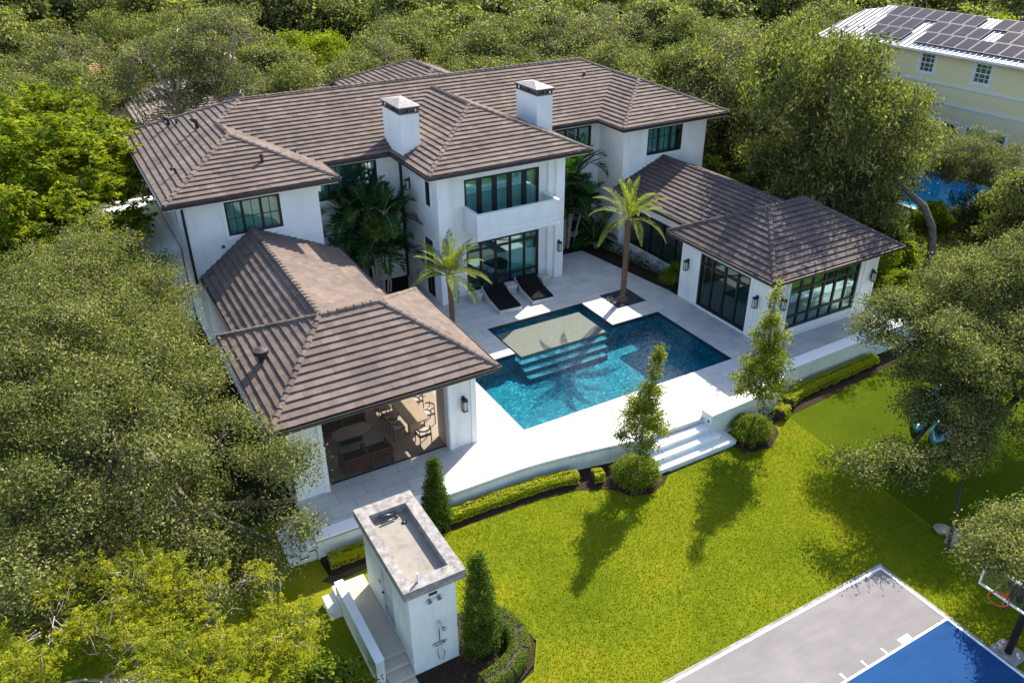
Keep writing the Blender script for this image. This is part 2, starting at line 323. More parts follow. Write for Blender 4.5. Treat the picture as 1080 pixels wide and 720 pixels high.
def copy_tree(root, loc, rz=0, scale=None, label=None, group=None):
    r=root.copy(); COL.objects.link(r); r.location=loc; r.rotation_euler=(0,0,rz)
    if scale is not None: r.scale=scale
    if label: r['label']=label
    if group: r['group']=group
    for ch in root.children:
        c=ch.copy(); COL.objects.link(c); c.parent=r
        for g in ch.children:
            e=g.copy(); COL.objects.link(e); e.parent=c
    return r

# ------------------------------------------------------------------ ground, lawn, turf, court
G=-0.8
b=MB(); b.poly([(-600,-400),(900,-400),(900,900),(-600,900)],G-.06,[[(-7.7,-5.1),(-7.7,2.6),(2.7,2.6),(2.7,-5.1)]]); struct(b.build('ground',MT['soil']))
b=MB(); b.poly([(-15.9,-7.9),(-13.9,-7.7),(-11.9,-7.6),(-10.2,-7.6),(-8.8,-7.68),(-7.2,-7.92),(-6.3,-8.3),(-5.8,-9.05),(-5.15,-9.33),(-4.45,-9.1),(-3.9,-8.85),(-.7,-8.85),(-.5,-9.4),(.4,-9.5),(1.2,-9.0),(1.5,-8.5),(2.4,-8.35),(1.75,-15.6),(1.2,-22),(-1.2,-22),(-1.2,-15.59),(-9.6,-15.62),(-14.2,-15.9),(-13.8,-13.95),(-12.3,-13.55),(-11.7,-12.7),(-12.0,-11.35),(-13.2,-10.8),(-14.2,-9.0),(-17.2,-8.4),(-17.5,-10.8),(-16.6,-12.2),(-17.2,-14.5),(-24,-16),(-29,-10),(-29,-4),(-18.6,-4.6),(-16.9,-6.9)],G-.004)
b.poly([(-16.9,-6.9),(-15.9,-7.9),(-14.2,-9.0),(-17.2,-8.4)],G-.008)
b.poly([(-15.9,-7.9),(-13.9,-7.85),(-13.3,-8.6),(-14.2,-9.0)],G-.010); b.poly([(-18.4,-8.2),(-16.05,-8.5),(-16.05,-13.2),(-18.4,-13.2)],G-.014); b.poly([(-19.5,-4.2),(-16.4,-4.2),(-15.95,-6.5),(-15.9,-7.5),(-18,-8.4)],G-.018)
lawn=struct(b.build('lawn',MT['lawn']))
b=MB(); b.poly([(2.4,-8.35),(3.4,-8.3),(12,-7.6),(16,-9),(16,-20),(1.3,-21.5),(1.75,-15.6)],G); struct(b.build('turf',MT['turf']))
b=MB(); b.poly([(-15.9,-6.6),(-15.85,-7.5),(-11.9,-7.6),(-8.8,-7.75),(-7.2,-7.98),(-6.1,-8.55),(-5.8,-9.15),(-5.15,-9.42),(-4.4,-9.2),(-3.8,-8.8),(-3.8,-6.6)],G+.012)
b.poly([(-.8,-6.6),(-.8,-9.3),(.4,-9.55),(1.25,-9.05),(1.6,-8.5),(2.4,-8.4),(4.2,-8.3),(12,-7.6),(12,-6.6)],G+.014)
b.poly([(-14.3,-8.9),(-13.3,-10.7),(-12.35,-11.15),(-11.8,-11.8),(-11.72,-12.6),(-12.15,-13.35),(-13.0,-13.75),(-13.9,-13.9),(-16,-14.2),(-16,-12.4),(-15.2,-12)],G+.012)
struct(b.build('planting_bed',MT['mulch']))
b=MB(); b.poly([(-1.2,-15.59),(-1.2,-40),(-24,-40),(-24,-24),(-9.45,-15.62)][0:2]+[(-30,-40),(-30,-15.62),(-9.45,-15.62)],G+.02); struct(b.build('court',MT['court']))
b=MB(); b.poly([(-1.25,-17.9),(-1.25,-21.5),(-6.2,-21.5),(-6.2,-17.9)],G+.024); struct(b.build('court_key',MT['blue']))
b=MB()
def strip(x0,y0,x1,y1): b.poly([(x0,y0),(x1,y0),(x1,y1),(x0,y1)],G+.028)
strip(-30,-15.68,-1.2,-15.60); strip(-1.28,-40,-1.2,-15.682); strip(-6.2,-17.92,-1.282,-17.86)
for x0,w in ((-3.1,.42),(-3.75,.06),(-4.55,.06),(-5.36,.06)): strip(x0,-17.84,x0+w,-17.84+(.17 if w>.3 else .19))
struct(b.build('court_lines',MT['white']))
b=MB(); b.box((-30,-15.60,G-.05),(-1.1,-15.52,G+.035)); b.box((-1.2,-40,G-.05),(-1.12,-15.6,G+.03)); struct(b.build('court_kerb',MT['concrete']))

# ------------------------------------------------------------------ pool and deck
front=[(-15.95,-6.70),(-14.4,-6.72),(-11.7,-6.80),(-10.5,-6.81),(-8.85,-6.83),(-8.1,-6.89),(-7.3,-6.99),(-6.4,-7.13),(-5.5,-7.30),(-4.7,-7.46),(-3.95,-7.60)]
right=[(-1.36,-8.10),(-.1,-8.05),(1.2,-7.99),(1.99,-7.92),(2.45,-7.74),(2.85,-7.48),(3.31,-7.24),(3.9,-7.16),(5.04,-7.12),(6.72,-7.08),(9.01,-7.0),(13.2,-6.9)]
rin=[(-1.36,-7.5),(-.1,-7.45),(1.2,-7.42),(1.9,-7.36),(2.3,-7.2),(2.7,-6.95),(3.2,-6.72),(3.9,-6.66),(5.04,-6.62),(6.72,-6.58),(9.01,-6.5),(13.2,-6.4)]
outer=front+[(-1.36,-7.70)]+rin+[(13.2,3),(13.2,9.6),(5.75,9.6),(5.75,7.5),(4.6,7.5),(4.6,.85),(4.45,.85),(4.45,1.5),(3.55,7.75),(1.0,7.75),(.9,9.6),(-5.8,9.6),(-6.9,9.6),(-6.9,6.9),(-7.4,6.9),(-7.4,7.6),(-10.3,8.0),(-15.95,8.0)]
pool=[(-7.55,-4.97),(2.58,-4.97),(2.58,-.02),(0,-.02),(0,2.5),(-5.08,2.5),(-5.08,-.02),(-7.55,-.02)]
pit=[(1.18,1.15),(2.85,1.15),(2.85,2.75),(1.18,2.75)]
b=MB(); b.prism(outer,-.16,0,[pool[::-1],pit[::-1]]); struct(b.build('pool_deck',MT['deck'],fix=False))
b=MB(); b.poly([(1.15,1.12),(2.88,1.12),(2.88,2.78),(1.15,2.78)],-.03); struct(b.build('gravel',MT['pebble']))
rg=random.Random(5); b=MB()
for i in range(900):
    x=rg.uniform(1.22,2.81); y=rg.uniform(1.19,2.71); r=rg.uniform(.02,.045); z=-.03+r*.3
    vs=[(x+r*math.cos(a)*rg.uniform(.7,1.2),y+r*math.sin(a)*rg.uniform(.7,1.2),z) for a in (0,1.26,2.51,3.77,5.03)]+[(x,y,z+r*.8)]
    b.add(vs,[(0,1,5),(1,2,5),(2,3,5),(3,4,5),(4,0,5)])
struct(b.build('pebbles',MT['pebble'],fix=False),'stuff')
b=MB()
b.poly([(-7.6,-5.02),(2.63,-5.02),(2.63,.03),(-7.6,.03)],-.95)
def pwall(p,q,z0,z1): b.add([(p[0],p[1],z0),(q[0],q[1],z0),(q[0],q[1],z1),(p[0],p[1],z1)],[(0,1,2,3)])
for i in range(8):
    p=pool[i]; q=pool[(i+1)%8]; pwall(p,q,-.95,-.1601)
struct(b.build('pool_basin',MT['pooltile'],fix=False))
b=MB()
pin=[(-7.54,-4.96),(2.57,-4.96),(2.57,-.03),(-.01,-.03),(-.01,2.49),(-5.07,2.49),(-5.07,-.03),(-7.54,-.03)]
for i in range(8):
    p=pin[i]; q=pin[(i+1)%8]; pwall(p,q,-.2,-.012)
struct(b.build('pool_waterline_tile',MT['waterline'],fix=False))
b=MB(); b.box((-4.78,-.02,-.94),(-.35,2.2,-.26)); struct(b.build('pool_shelf',MT['shelf']))
b=MB(); b.box((-5.06,2.2,-.94),(-.02,2.48,-.36)); b.box((-5.06,-.1,-.94),(-4.78,2.2,-.36)); b.box((-.35,-.1,-.94),(-.02,2.2,-.36)); struct(b.build('pool_shelf_border',MT['pooltile']))
b=MB()
for k in range(3): b.box((-4.95,-.385-.36*k,-.415-.17*k),(-.6-.25*k,-.31-.36*k,-.386-.17*k))
struct(b.build('pool_step_nosing',MT['poolstep']))
b=MB()
for k in range(3): b.box((-5.0,-.38-.36*k,-.945),(-.5-.25*k,-.021-.36*k-(0.001*k),-.39-.17*k))
struct(b.build('pool_steps',MT['pooltile']))
b=MB(); b.poly(pool,-.085); struct(b.build('pool_water',MT['water'],fix=False))
# coping strip flush with the deck
b=MB(); b.sweep(pool,[(.02,.002),(.30,.002),(.30,.006),(.02,.006)],True); struct(b.build('pool_coping',MT['deck']))
# retaining walls
t=thing('retaining_wall','long white curving retaining wall below the pavilion end of the pool deck','wall')
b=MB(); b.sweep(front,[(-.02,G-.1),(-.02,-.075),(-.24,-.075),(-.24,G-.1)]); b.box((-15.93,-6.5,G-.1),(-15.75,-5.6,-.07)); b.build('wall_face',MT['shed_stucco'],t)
b=MB(); b.sweep(front,[(.03,-.07),(.03,.003),(-.42,.003),(-.42,-.07)]); b.build('coping',MT['stucco_trim'],t)
t=thing('retaining_wall','white parapet wall right of the lawn steps, bending along the guest wing terrace','wall')
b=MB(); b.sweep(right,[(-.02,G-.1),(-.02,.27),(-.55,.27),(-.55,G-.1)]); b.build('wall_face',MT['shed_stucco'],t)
b=MB(); b.sweep(right,[(.0,.272),(.0,.33),(-.57,.33),(-.57,.272)]); b.build('coping',MT['stucco_trim'],t)
b=MB(); b.box((-1.368,-7.98,-.05),(-1.362,-7.88,.06)); b.build('outlet_box',MT['bronze'],t)
t=thing('garden_steps','broad white stone steps from the pool deck down to the lawn','steps')
b=MB()
for k,(xa,xb,ya,yb) in enumerate(((-4.0,-1.38,-8.07,-7.6),(-4.2,-1.1,-8.40,-7.6),(-4.35,-.62,-8.74,-7.6))):
    z=-.2*(k+1); b.box((xa,ya-.02,z-.05),(xb,yb,z)); 
    b.box((xa+.02,ya,z-.2-(.06 if k==2 else 0)),(xb-.02,yb-.01,z-.051),1)
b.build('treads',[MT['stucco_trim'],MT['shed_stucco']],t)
t=thing('side_steps','short white steps going down left at the pavilion end of the deck','steps')
b=MB()
for k in range(3):
    z=-.2*(k+1); b.box((-16.22-.3*k,-6.66+.02*k,z-.05),(-15.96,-5.0,z)); b.box((-16.2-.3*k,-6.64+.02*k,G-.05),(-15.97,-5.0,z-.051),1)
b.build('treads',[MT['stucco_trim'],MT['shed_stucco']],t)

# ------------------------------------------------------------------ house builders
house=thing('house','large white two-storey house with brown tiled hip roofs wrapped around the pool','house')
def wall(parent,A,d,length,z0,z1,holes=(),t=.2,name='wall',m='stucco'):
    d=Vector(d); n=Vector((d.y,-d.x)); A=Vector(A)
    us=sorted({0,length,*[h[0] for h in holes],*[h[1] for h in holes]}); zs=sorted({z0,z1,*[h[2] for h in holes],*[h[3] for h in holes]})
    def solid(i,j):
        if i<0 or j<0 or i>=len(us)-1 or j>=len(zs)-1: return False
        u=(us[i]+us[i+1])/2; z=(zs[j]+zs[j+1])/2
        return not any(h[0]<u<h[1] and h[2]<z<h[3] for h in holes)
    b=MB(); P=lambda u,w,z:(A.x+d.x*u+n.x*w,A.y+d.y*u+n.y*w,z)
    for i in range(len(us)-1):
        for j in range(len(zs)-1):
            if not solid(i,j): continue
            u0,u1,a0,a1=us[i],us[i+1],zs[j],zs[j+1]
            b.add([P(u0,0,a0),P(u1,0,a0),P(u1,0,a1),P(u0,0,a1)],[(0,1,2,3)]); b.add([P(u0,-t,a0),P(u0,-t,a1),P(u1,-t,a1),P(u1,-t,a0)],[(0,1,2,3)])
            if i>0 and not solid(i-1,j): b.add([P(u0,0,a0),P(u0,0,a1),P(u0,-t,a1),P(u0,-t,a0)],[(0,1,2,3)])
            if i<len(us)-2 and not solid(i+1,j): b.add([P(u1,0,a0),P(u1,-t,a0),P(u1,-t,a1),P(u1,0,a1)],[(0,1,2,3)])
            if not solid(i,j-1): b.add([P(u0,0,a0),P(u0,-t,a0),P(u1,-t,a0),P(u1,0,a0)],[(0,1,2,3)])
            if not solid(i,j+1): b.add([P(u0,0,a1),P(u1,0,a1),P(u1,-t,a1),P(u0,-t,a1)],[(0,1,2,3)])
    return b.build(name,MT[m],parent,fix=False)
def window(parent,A,d,u0,u1,z0,z1,vb=(),hb=(),munt=(),fw=.09,bw=.075,name='window',glass='glass',frame='bronze',curtain=None,trim=True,inset=.05):
    d=Vector(d); n=Vector((d.y,-d.x)); A=Vector(A); b=MB()
    B=lambda *q: b.lbox(A,d,n,*q)
    o=-inset
    B(u0,u0+fw,o-.1,o+.03,z0,z1); B(u1-fw,u1,o-.1,o+.03,z0,z1); B(u0+fw,u1-fw,o-.1,o+.028,z0,z0+fw); B(u0+fw,u1-fw,o-.1,o+.028,z1-fw,z1)
    for v in vb:
        w=bw
        if isinstance(v,tuple): v,w=v
        B(v-w/2,v+w/2,o-.08,o+.02,z0+fw,z1-fw)
    for h in hb: B(u0+fw,u1-fw,o-.075,o+.014,h-bw/2,h+bw/2)
    for (ma,mb,mz0,mz1) in munt: B(ma,mb,o-.045,o+.004,mz0,mz1)
    f=b.build(name,MT[frame],parent)
    q=MB(); P=lambda u,w,z:(A.x+d.x*u+n.x*w,A.y+d.y*u+n.y*w,z)
    q.add([P(u0+.02,o-.03,z0+.02),P(u1-.02,o-.03,z0+.02),P(u1-.02,o-.03,z1-.02),P(u0+.02,o-.03,z1-.02)],[(0,1,2,3)])
    q.build('pane',MT[glass],f,fix=False)
    if curtain:
        q=MB(); c0,c1=curtain; N=int((c1-c0)/.05)
        vs=[]; 
        for i in range(N+1):
            u=c0+(c1-c0)*i/N; w=o-.42+.04*math.sin(u*24)
            vs += [P(u,w,z0-.02),P(u,w,z1+.05)]
        q.add(vs,[(2*i,2*i+2,2*i+3,2*i+1) for i in range(N)]); q.build('curtain',MT['curtain'],f,fix=False)
    if trim:
        q=MB(); 
        for (a0,a1,c0,c1) in ((u0-.13,u0,z0-.13,z1+.13),(u1,u1+.13,z0-.13,z1+.13),(u0,u1,z0-.13,z0),(u0,u1,z1,z1+.13)): q.lbox(A,d,n,a0,a1,.002,.025,c0,c1)
        q.build('window_surround',MT['stucco_trim'],f)
    return f
def clip(poly,ax,val,keep_greater):
    out=[]; n=len(poly)
    for i in range(n):
        a=poly[i]; c=poly[(i+1)%n]; ia=(a[ax]>=val)==keep_greater; ic=(c[ax]>=val)==keep_greater
        if ia: out.append(a)
        if ia!=ic:
            t=(val-a[ax])/(c[ax]-a[ax]); out.append((a[0]+t*(c[0]-a[0]),a[1]+t*(c[1]-a[1])))
    return out
TR=random.Random(3)
def tile_face(b, pts, e, exp=.29, tw=.30, th=.056):
    P=[Vector(p) for p in pts]; e=Vector(e).normalized()
    nrm=Vector((0,0,0))
    for i in range(1,len(P)-1): nrm+= (P[i]-P[0]).cross(P[i+1]-P[0])
    nrm.normalize()
    if nrm.z<0: nrm=-nrm
    s=nrm.cross(e).normalized()
    if s.z<0: s=-s
    o=P[0]; uv=[((p-o).dot(e),(p-o).dot(s)) for p in P]
    vmin=min(q[1] for q in uv); vmax=max(q[1] for q in uv); k=0; v=vmin
    while v<vmax-.02:
        row=clip(clip(uv,1,v,True),1,v+exp+.05,False)
        if len(row)>=3:
            u0=min(q[0] for q in row); u1=max(q[0] for q in row); off=(k%2)*tw/2; u=math.floor((u0-off)/tw)*tw+off
            while u<u1:
                cell=clip(clip(row,0,u,True),0,u+tw,False)
                if len(cell)>=3:
                    j=TR.uniform(-.007,.007); tint=min(1,max(0,TR.gauss(.5,.15)))
                    top=[o+e*q[0]+s*q[1]+nrm*((th+j)*(1-(q[1]-v)/exp)+.004) for q in cell]
                    b.add(top,[tuple(range(len(top)))],tint)
                    lo=[i for i,q in enumerate(cell) if abs(q[1]-v)<1e-5]
                    if len(lo)>=2:
                        a,c=top[lo[0]],top[lo[-1]]; g=s*.03; b.add([a-nrm*(th+.02)+g,c-nrm*(th+.02)+g,c+g-nrm*.012,a+g-nrm*.012,c-nrm*.012,a-nrm*.012,c,a],[(0,1,2,3),(3,2,4,5),(5,4,6,7)],tint)
                u+=tw
        v+=exp; k+=1
def caps(b, A, B, w=.13, h=.085, step=.30):
    A=Vector(A); B=Vector(B); L=(B-A).length; d=(B-A)/L; side=Vector((d.y,-d.x,0)).normalized(); n=max(1,round(L/step)); st=L/n
    up=side.cross(d); up=up if up.z>0 else -up
    for i in range(n):
        p=A+d*st*i; q=A+d*(st*(i+1)+.03); t=min(1,max(0,TR.gauss(.5,.25))); r0=h+.03; r1=h-.01; j=TR.uniform(-.008,.008)
        vs=[p-side*w-up*.035, p-side*w*.6+up*(r0*.75+j), p+side*w*.6+up*(r0*.75+j), p+side*w-up*.035, p+up*(r0+j), q-side*w*.9-up*.045, q-side*w*.52+up*r1*.75, q+side*w*.52+up*r1*.75, q+side*w*.9-up*.045, q+up*r1]
        b.add(vs,[(0,1,6,5),(1,4,9,6),(4,2,7,9),(2,3,8,7),(0,3,2,4,1),(5,6,9,7,8)],t)
def roof(parent, faces, ridges, gutters, m='tile', z=6.6, soffit=None, sz=None, gut=True):
    b=MB()
    for pts,e in faces: tile_face(b,pts,e)
    r=b.build('roof',MT[m],parent,fix=False)
    b=MB()
    for a,c in ridges: caps(b,a,c)
    b.build('ridge_cap',MT[m],r)
    if gutters:
        for path in gutters:
            b=MB(); b.sweep(path,[(.10,z-.13),(.12,z+.015),(.095,z+.015),(.08,z-.02),(-.02,z-.02),(-.02,z-.20),(.0,z-.20),(.04,z-.15)])
            b.build('gutter',MT['gutter'],r)
    if soffit:
        b=MB(); b.prism(soffit,sz-.04,sz); b.build('soffit',MT['ceil' if z<5 else 'stucco_trim'],r)
    return r
ZE=6.6; S=.417
# main body roof
bx0,bx1,by0,by1=-16.82,12.07,8.97,18.85; hd=(by1-by0)/2; my=(by0+by1)/2; zr=ZE+S*hd
A0=(bx0,by0,ZE);A1=(bx1,by0,ZE);A2=(bx1,by1,ZE);A3=(bx0,by1,ZE);R0=(bx0+hd,my,zr);R1=(bx1-hd,my,zr)
roof(house,[([A0,A1,R1,R0],(1,0,0)),([A1,A2,R1],(0,1,0)),([A2,A3,R0,R1],(1,0,0)),([A3,A0,R0],(0,1,0))],[(R0,R1),((-13.31,by0+3.51,ZE+S*3.51),R0),((8.585,by0+3.485,ZE+S*3.485),R1),(A2,R1),(A3,R0)],
     [[(-9.8,by0),(-6.54,by0)],[(1.71,by0),(5.10,by0)],[(bx0,by1),(bx0,6.71),(-9.80,6.71),(-9.80,by0)],[(bx1,6.73),(bx1,by1),(bx0,by1)]],'tile',ZE,[(bx0+.03,by0+.03),(bx1-.03,by0+.03),(bx1-.03,by1-.03),(bx0+.03,by1-.03)],ZE-.19)
def block_roof(x0,x1,y0,left_free=True,right_free=True,gut=True,so=0.0):
    w=(x1-x0)/2; xm=(x0+x1)/2; z=ZE+S*w; Ap=(xm,y0+w,z); J=(xm,by0+w,z)
    ap2=(xm,by0+w,z)
    f=[([(x0,y0,ZE),(x1,y0,ZE),Ap],(1,0,0)),([(x0,y0,ZE),(x0,by0,ZE),J,Ap],(0,1,0)),([(x1,y0,ZE),(x1,by0,ZE),J,Ap],(0,1,0))]
    roof(house,f,[((x0,y0,ZE),Ap),((x1,y0,ZE),Ap),(Ap,J)],[[(x0,by0),(x0,y0),(x1,y0),(x1,by0)]] if gut else None,'tile',ZE,[(x0+.03,y0+.03),(x1-.03,y0+.03),(x1-.03,by0+.02),(x0+.03,by0+.02)],ZE-.193-so)
block_roof(-16.82,-9.80,6.71,gut=False)
block_roof(-6.54,1.71,4.76,so=.002)
block_roof(5.10,12.07,6.73,so=.004,gut=False)
b=MB(); b.sweep([(5.10,by0),(5.10,6.73),(12.07,6.73)],[(.10,ZE-.13),(.12,ZE+.015),(.095,ZE+.015),(.08,ZE-.02),(-.02,ZE-.02),(-.02,ZE-.20),(.0,ZE-.20),(.04,ZE-.15)]); b.build('gutter',MT['gutter'],house)
# rear cross wing seen over the ridge
def hip(parent,x0,x1,y0,y1,z,s,m,ax='y',gut=True,soff=True,r0=None,r1=None):
    if ax=='y': w=(x1-x0)/2; ra=((x0+x1)/2,y0+(w if r0 is None else r0),z+s*w); rb=((x0+x1)/2,y1-(w if r1 is None else r1),z+s*w)
    else: w=(y1-y0)/2; ra=(x0+(w if r0 is None else r0),(y0+y1)/2,z+s*w); rb=(x1-(w if r1 is None else r1),(y0+y1)/2,z+s*w)
    a,b_,c,d=(x0,y0,z),(x1,y0,z),(x1,y1,z),(x0,y1,z)
    if ax=='y': f=[([a,b_,ra],(1,0,0)),([b_,c,rb,ra],(0,1,0)),([c,d,rb],(1,0,0)),([d,a,ra,rb],(0,1,0))]; rd=[(a,ra),(b_,ra),(c,rb),(d,rb),(ra,rb)]
    else: f=[([a,b_,rb,ra],(1,0,0)),([b_,c,rb],(0,1,0)),([c,d,ra,rb],(1,0,0)),([d,a,ra],(0,1,0))]; rd=[(a,ra),(d,ra),(b_,rb),(c,rb),(ra,rb)]
    return roof(parent,f,rd,[[(x0,y1),(x0,y0),(x1,y0),(x1,y1),(x0,y1)]] if gut else None,m,z,[(x0+.03,y0+.03),(x1-.03,y0+.03),(x1-.03,y1-.03),(x0+.03,y1-.03)] if soff else None,z-.19)
hip(house,-2.6,5.6,17.5,29,5.75,.40,'tile')
# left pavilion roof and the link roof behind it
hip(house,-16.48,-8.79,-5.29,1.54,3.27,.483,'tile','x',r0=2.85,r1=2.73)
ps=.47; pz=3.0
link=[([(-15.9,0.5,pz+.15),(-15.9,7.38,pz+.15),(-13.57,7.38,4.83),(-13.57,-1.6,4.83)],(0,1,0)),([(-9.95,1.2,pz+.15),(-9.95,7.38,pz+.15),(-13.57,7.38,4.83),(-13.57,-1.6,4.83)],(0,1,0))]
roof(house,link,[((-13.57,-1.8,4.83),(-13.57,7.36,4.83))],[[(-15.9,7.3),(-15.9,1.6)],[(-9.95,1.6),(-9.95,8.9)]],'tile',pz+.15)
# right wing roofs
hip(house,3.92,11.66,-5.36,1.34,3.29,.509,'tile_shaded','x',r0=2.72,r1=2.87)
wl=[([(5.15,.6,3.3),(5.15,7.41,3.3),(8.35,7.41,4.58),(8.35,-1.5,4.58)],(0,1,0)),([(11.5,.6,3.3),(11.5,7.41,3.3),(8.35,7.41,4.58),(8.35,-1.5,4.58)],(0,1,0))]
roof(house,wl,[((8.35,-1.4,4.58),(8.35,7.38,4.58))],[[(5.15,7.35),(5.15,1.4)],[(11.5,1.4),(11.5,7.4)]],'tile_shaded',3.3)
# walls with openings ------------------------------------------------
X=(1,0); NY=(0,-1); PY=(0,1); NX=(-1,0)
# left block
lx,ly=-16.1,7.4
wall(house,(lx,ly),X,5.55,-.1,6.4,[(1.6,3.88,4.66,6.13)])
window(house,(lx,ly),X,1.6,3.88,4.66,6.13,[(2.30,.1),(3.08,.1)],[],[(a-.012,a+.012,4.75,6.04) for a in (1.98,2.69,3.44)]+[(p,q,5.35,5.375) for p,q in ((1.69,2.25),(2.35,3.03),(3.13,3.79))],curtain=(1.6,3.85))
wall(house,(lx,18.15),NY,10.75,-.1,6.4,[(1.2,2.4,4.5,6.0),(5.2,5.9,4.6,6.0),(7.9,8.5,4.6,6.0)])
for u0,u1 in ((1.2,2.4),(5.2,5.9),(7.9,8.5)): window(house,(lx,18.15),NY,u0,u1,4.5 if u0<2 else 4.6,6.0)
wall(house,(-10.55,ly),PY,2.25,-.1,6.4)
# main front between left and centre
wall(house,(-10.55,9.65),X,4.75,-.1,6.4,[(.45,3.55,4.62,6.18),(.4,3.6,.3,2.95)])
window(house,(-10.55,9.65),X,.45,3.55,4.62,6.18,[(1.18,.1),(1.99,.1),(2.77,.1)],[],[(a-.012,a+.012,4.7,6.1) for a in (.83,1.6,2.38,3.15)]+[(.54,3.46,5.34,5.365)],trim=False,curtain=(.4,1.9))
window(house,(-10.55,9.65),X,.4,3.6,.3,2.95,[1.2,2.0,2.8],[2.4],trim=False,curtain=(2.7,3.55))
# centre block: corner pillars, recessed inner wall, balcony
wall(house,(-5.8,9.65),NY,4.07,-.1,6.4,[(2.75,3.3,4.62,5.78),(2.4,3.35,.05,3.0)])
window(house,(-5.8,9.65),NY,2.75,3.3,4.62,5.78,[],[5.2]); window(house,(-5.8,9.65),NY,2.4,3.35,.05,3.0,[2.87],[2.45])
wall(house,(.9,5.58),PY,4.07,-.1,6.4)
b=MB(); b.box((-5.802,5.575,-.1),(-5.25,6.02,6.402)); b.box((-5.25,5.8,-.1),(-4.95,6.02,6.401)); b.box((.42,5.575,-.1),(.902,6.02,6.402)); b.box((.12,5.8,-.1),(.42,6.02,6.401)); b.box((-4.95,5.79,6.0),(.12,6.02,6.4)); b.build('pilaster',MT['stucco_trim'],house)
wall(house,(-5.3,6.02),X,5.75,-.1,6.4,[(1.05,5.03,3.5,5.74),(1.05,5.05,.12,2.6)])
ub=[(1.05+3.98*k/5,.24) for k in range(1,5)]
window(house,(-5.3,6.02),X,1.05,5.03,3.5,5.74,ub,[],fw=.1,trim=False,curtain=(1.05,5.0))
lb=[1.05+4.0*k/5 for k in range(1,5)]
window(house,(-5.3,6.02),X,1.05,5.05,.12,2.6,lb,[2.18,.6],fw=.1,bw=.1,trim=False,curtain=(3.5,5.0))
b=MB(); b.box((-4.36,4.6,3.38),(-.02,4.74,4.46)); b.box((-4.36,4.74,3.38),(-4.24,6.0,4.46)); b.box((-.14,4.74,3.38),(-.02,6.0,4.46)); b.box((-4.24,4.74,3.36),(-.14,6.0,3.5)); bal=b.build('balcony',MT['stucco'],house)
b=MB(); b.box((-4.39,4.57,4.461),(-.0,4.77,4.52)); b.box((-4.39,4.77,4.461),(-4.21,5.98,4.52)); b.box((-.17,4.77,4.461),(.0,5.98,4.52)); b.box((-4.2,4.575,3.55),(-.18,4.599,3.63)); b.box((-4.38,4.57,3.3),(0,4.62,3.375)); b.build('coping',MT['stucco_trim'],bal)
# recess between centre and right
wall(house,(.9,9.65),X,4.9,-.1,6.4,[(1.9,4.3,4.7,6.15),(2.35,4.5,.3,2.95)])
window(house,(.9,9.65),X,1.9,4.3,4.7,6.15,[2.7,3.5],[],trim=False); window(house,(.9,9.65),X,2.35,4.5,.3,2.95,[3.07,3.8],[2.4],trim=False)
# right block
wall(house,(5.75,7.43),X,5.5,-.1,6.4,[(1.5,3.85,4.73,6.17)])
window(house,(5.75,7.43),X,1.5,3.85,4.73,6.17,[(2.28,.1),(3.07,.1)],[],[(a-.012,a+.012,4.8,6.1) for a in (1.92,2.68,3.45)]+[(1.59,3.76,5.6,5.622)],curtain=(1.5,3.8))
wall(house,(5.75,9.65),NY,2.22,-.1,6.4); wall(house,(11.25,7.43),PY,10.7,-.1,6.4); wall(house,(11.25,18.13),NX,27.35,-.1,6.4)
# slabs inside
b=MB(); b.box((-16,9.7,3.2),(11.1,18,3.35)); b.box((-16,7.5,3.201),(-10.7,9.6,3.351)); b.box((-5.7,6.1,3.202),(.8,9.6,3.352)); b.box((5.9,7.5,3.203),(11.1,9.6,3.353)); b.box((-16,9.7,-.12),(11.1,18,.02)); b.box((-5.7,6.1,-.12),(.8,9.6,.021)); b.box((5.9,-.5,-.12),(11,9.6,.022)); b.box((4.6,-4.7,-.12),(11,-.5,.023)); b.build('interior_floor',MT['interior'],house)
b=MB(); b.box((-16,12.4,.02),(11,12.5,6.3)); b.box((-10.4,9.8,.02),(-10.3,12.4,6.3)); b.box((5.6,9.8,.02),(5.7,12.4,6.3)); b.build('interior_wall',MT['stucco'],house)
# right wing walls
gx,gy=4.49,-4.78
wall(house,(gx,.85),NY,5.63,-.1,3.1,[(1.28,4.45,.08,2.7)])
window(house,(gx,.85),NY,1.28,4.45,.08,2.7,[2.07,(2.86,.13),3.66],[2.2],fw=.1,bw=.1,name='glazed_door',glass='darkglass')
wall(house,(gx,gy),X,6.61,-.1,3.1,[(1.14,5.45,.42,2.76)])
window(house,(gx,gy),X,1.14,5.45,.42,2.76,[1.14+4.31*k/6 for k in range(1,6)],[.98,2.24],fw=.09,bw=.1,glass='glass')
wall(house,(11.1,gy),PY,5.6,-.1,3.1,[(1.0,3.6,.4,2.7)]); window(house,(11.1,gy),PY,1.0,3.6,.4,2.7,[1.9,2.8],[2.2])
wall(house,(5.9,7.43),NY,6.6,-.1,3.1,[(.4,6.4,.35,2.35)]); window(house,(5.9,7.43),NY,.4,6.4,.35,2.35,[1.4,2.4,3.4,4.4,5.4],[],bw=.12,glass='darkglass',trim=False)
wall(house,(11.05,.8),PY,6.6,-.1,3.1); wall(house,(5.9,.85),NX,1.41,-.1,3.1)
for (A,d,n,us) in (((gx,.85),NY,(-1,0),(.02,.18,.62,1.0)),((gx,.85),NY,(-1,0),(4.72,5.05,5.45,5.61)),((gx,gy),X,(0,-1),(.02,.18,.5,.9)),((gx,gy),X,(0,-1),(5.72,6.0,6.4,6.59))):
    for ua,ub in ((us[0],us[0]+.15),(us[3]-.12,us[3])): b=MB(); b.lbox(A,d,n,ua,ub,.002,.03,0,3.05); b.build('wall_trim',MT['stucco_trim'],house)
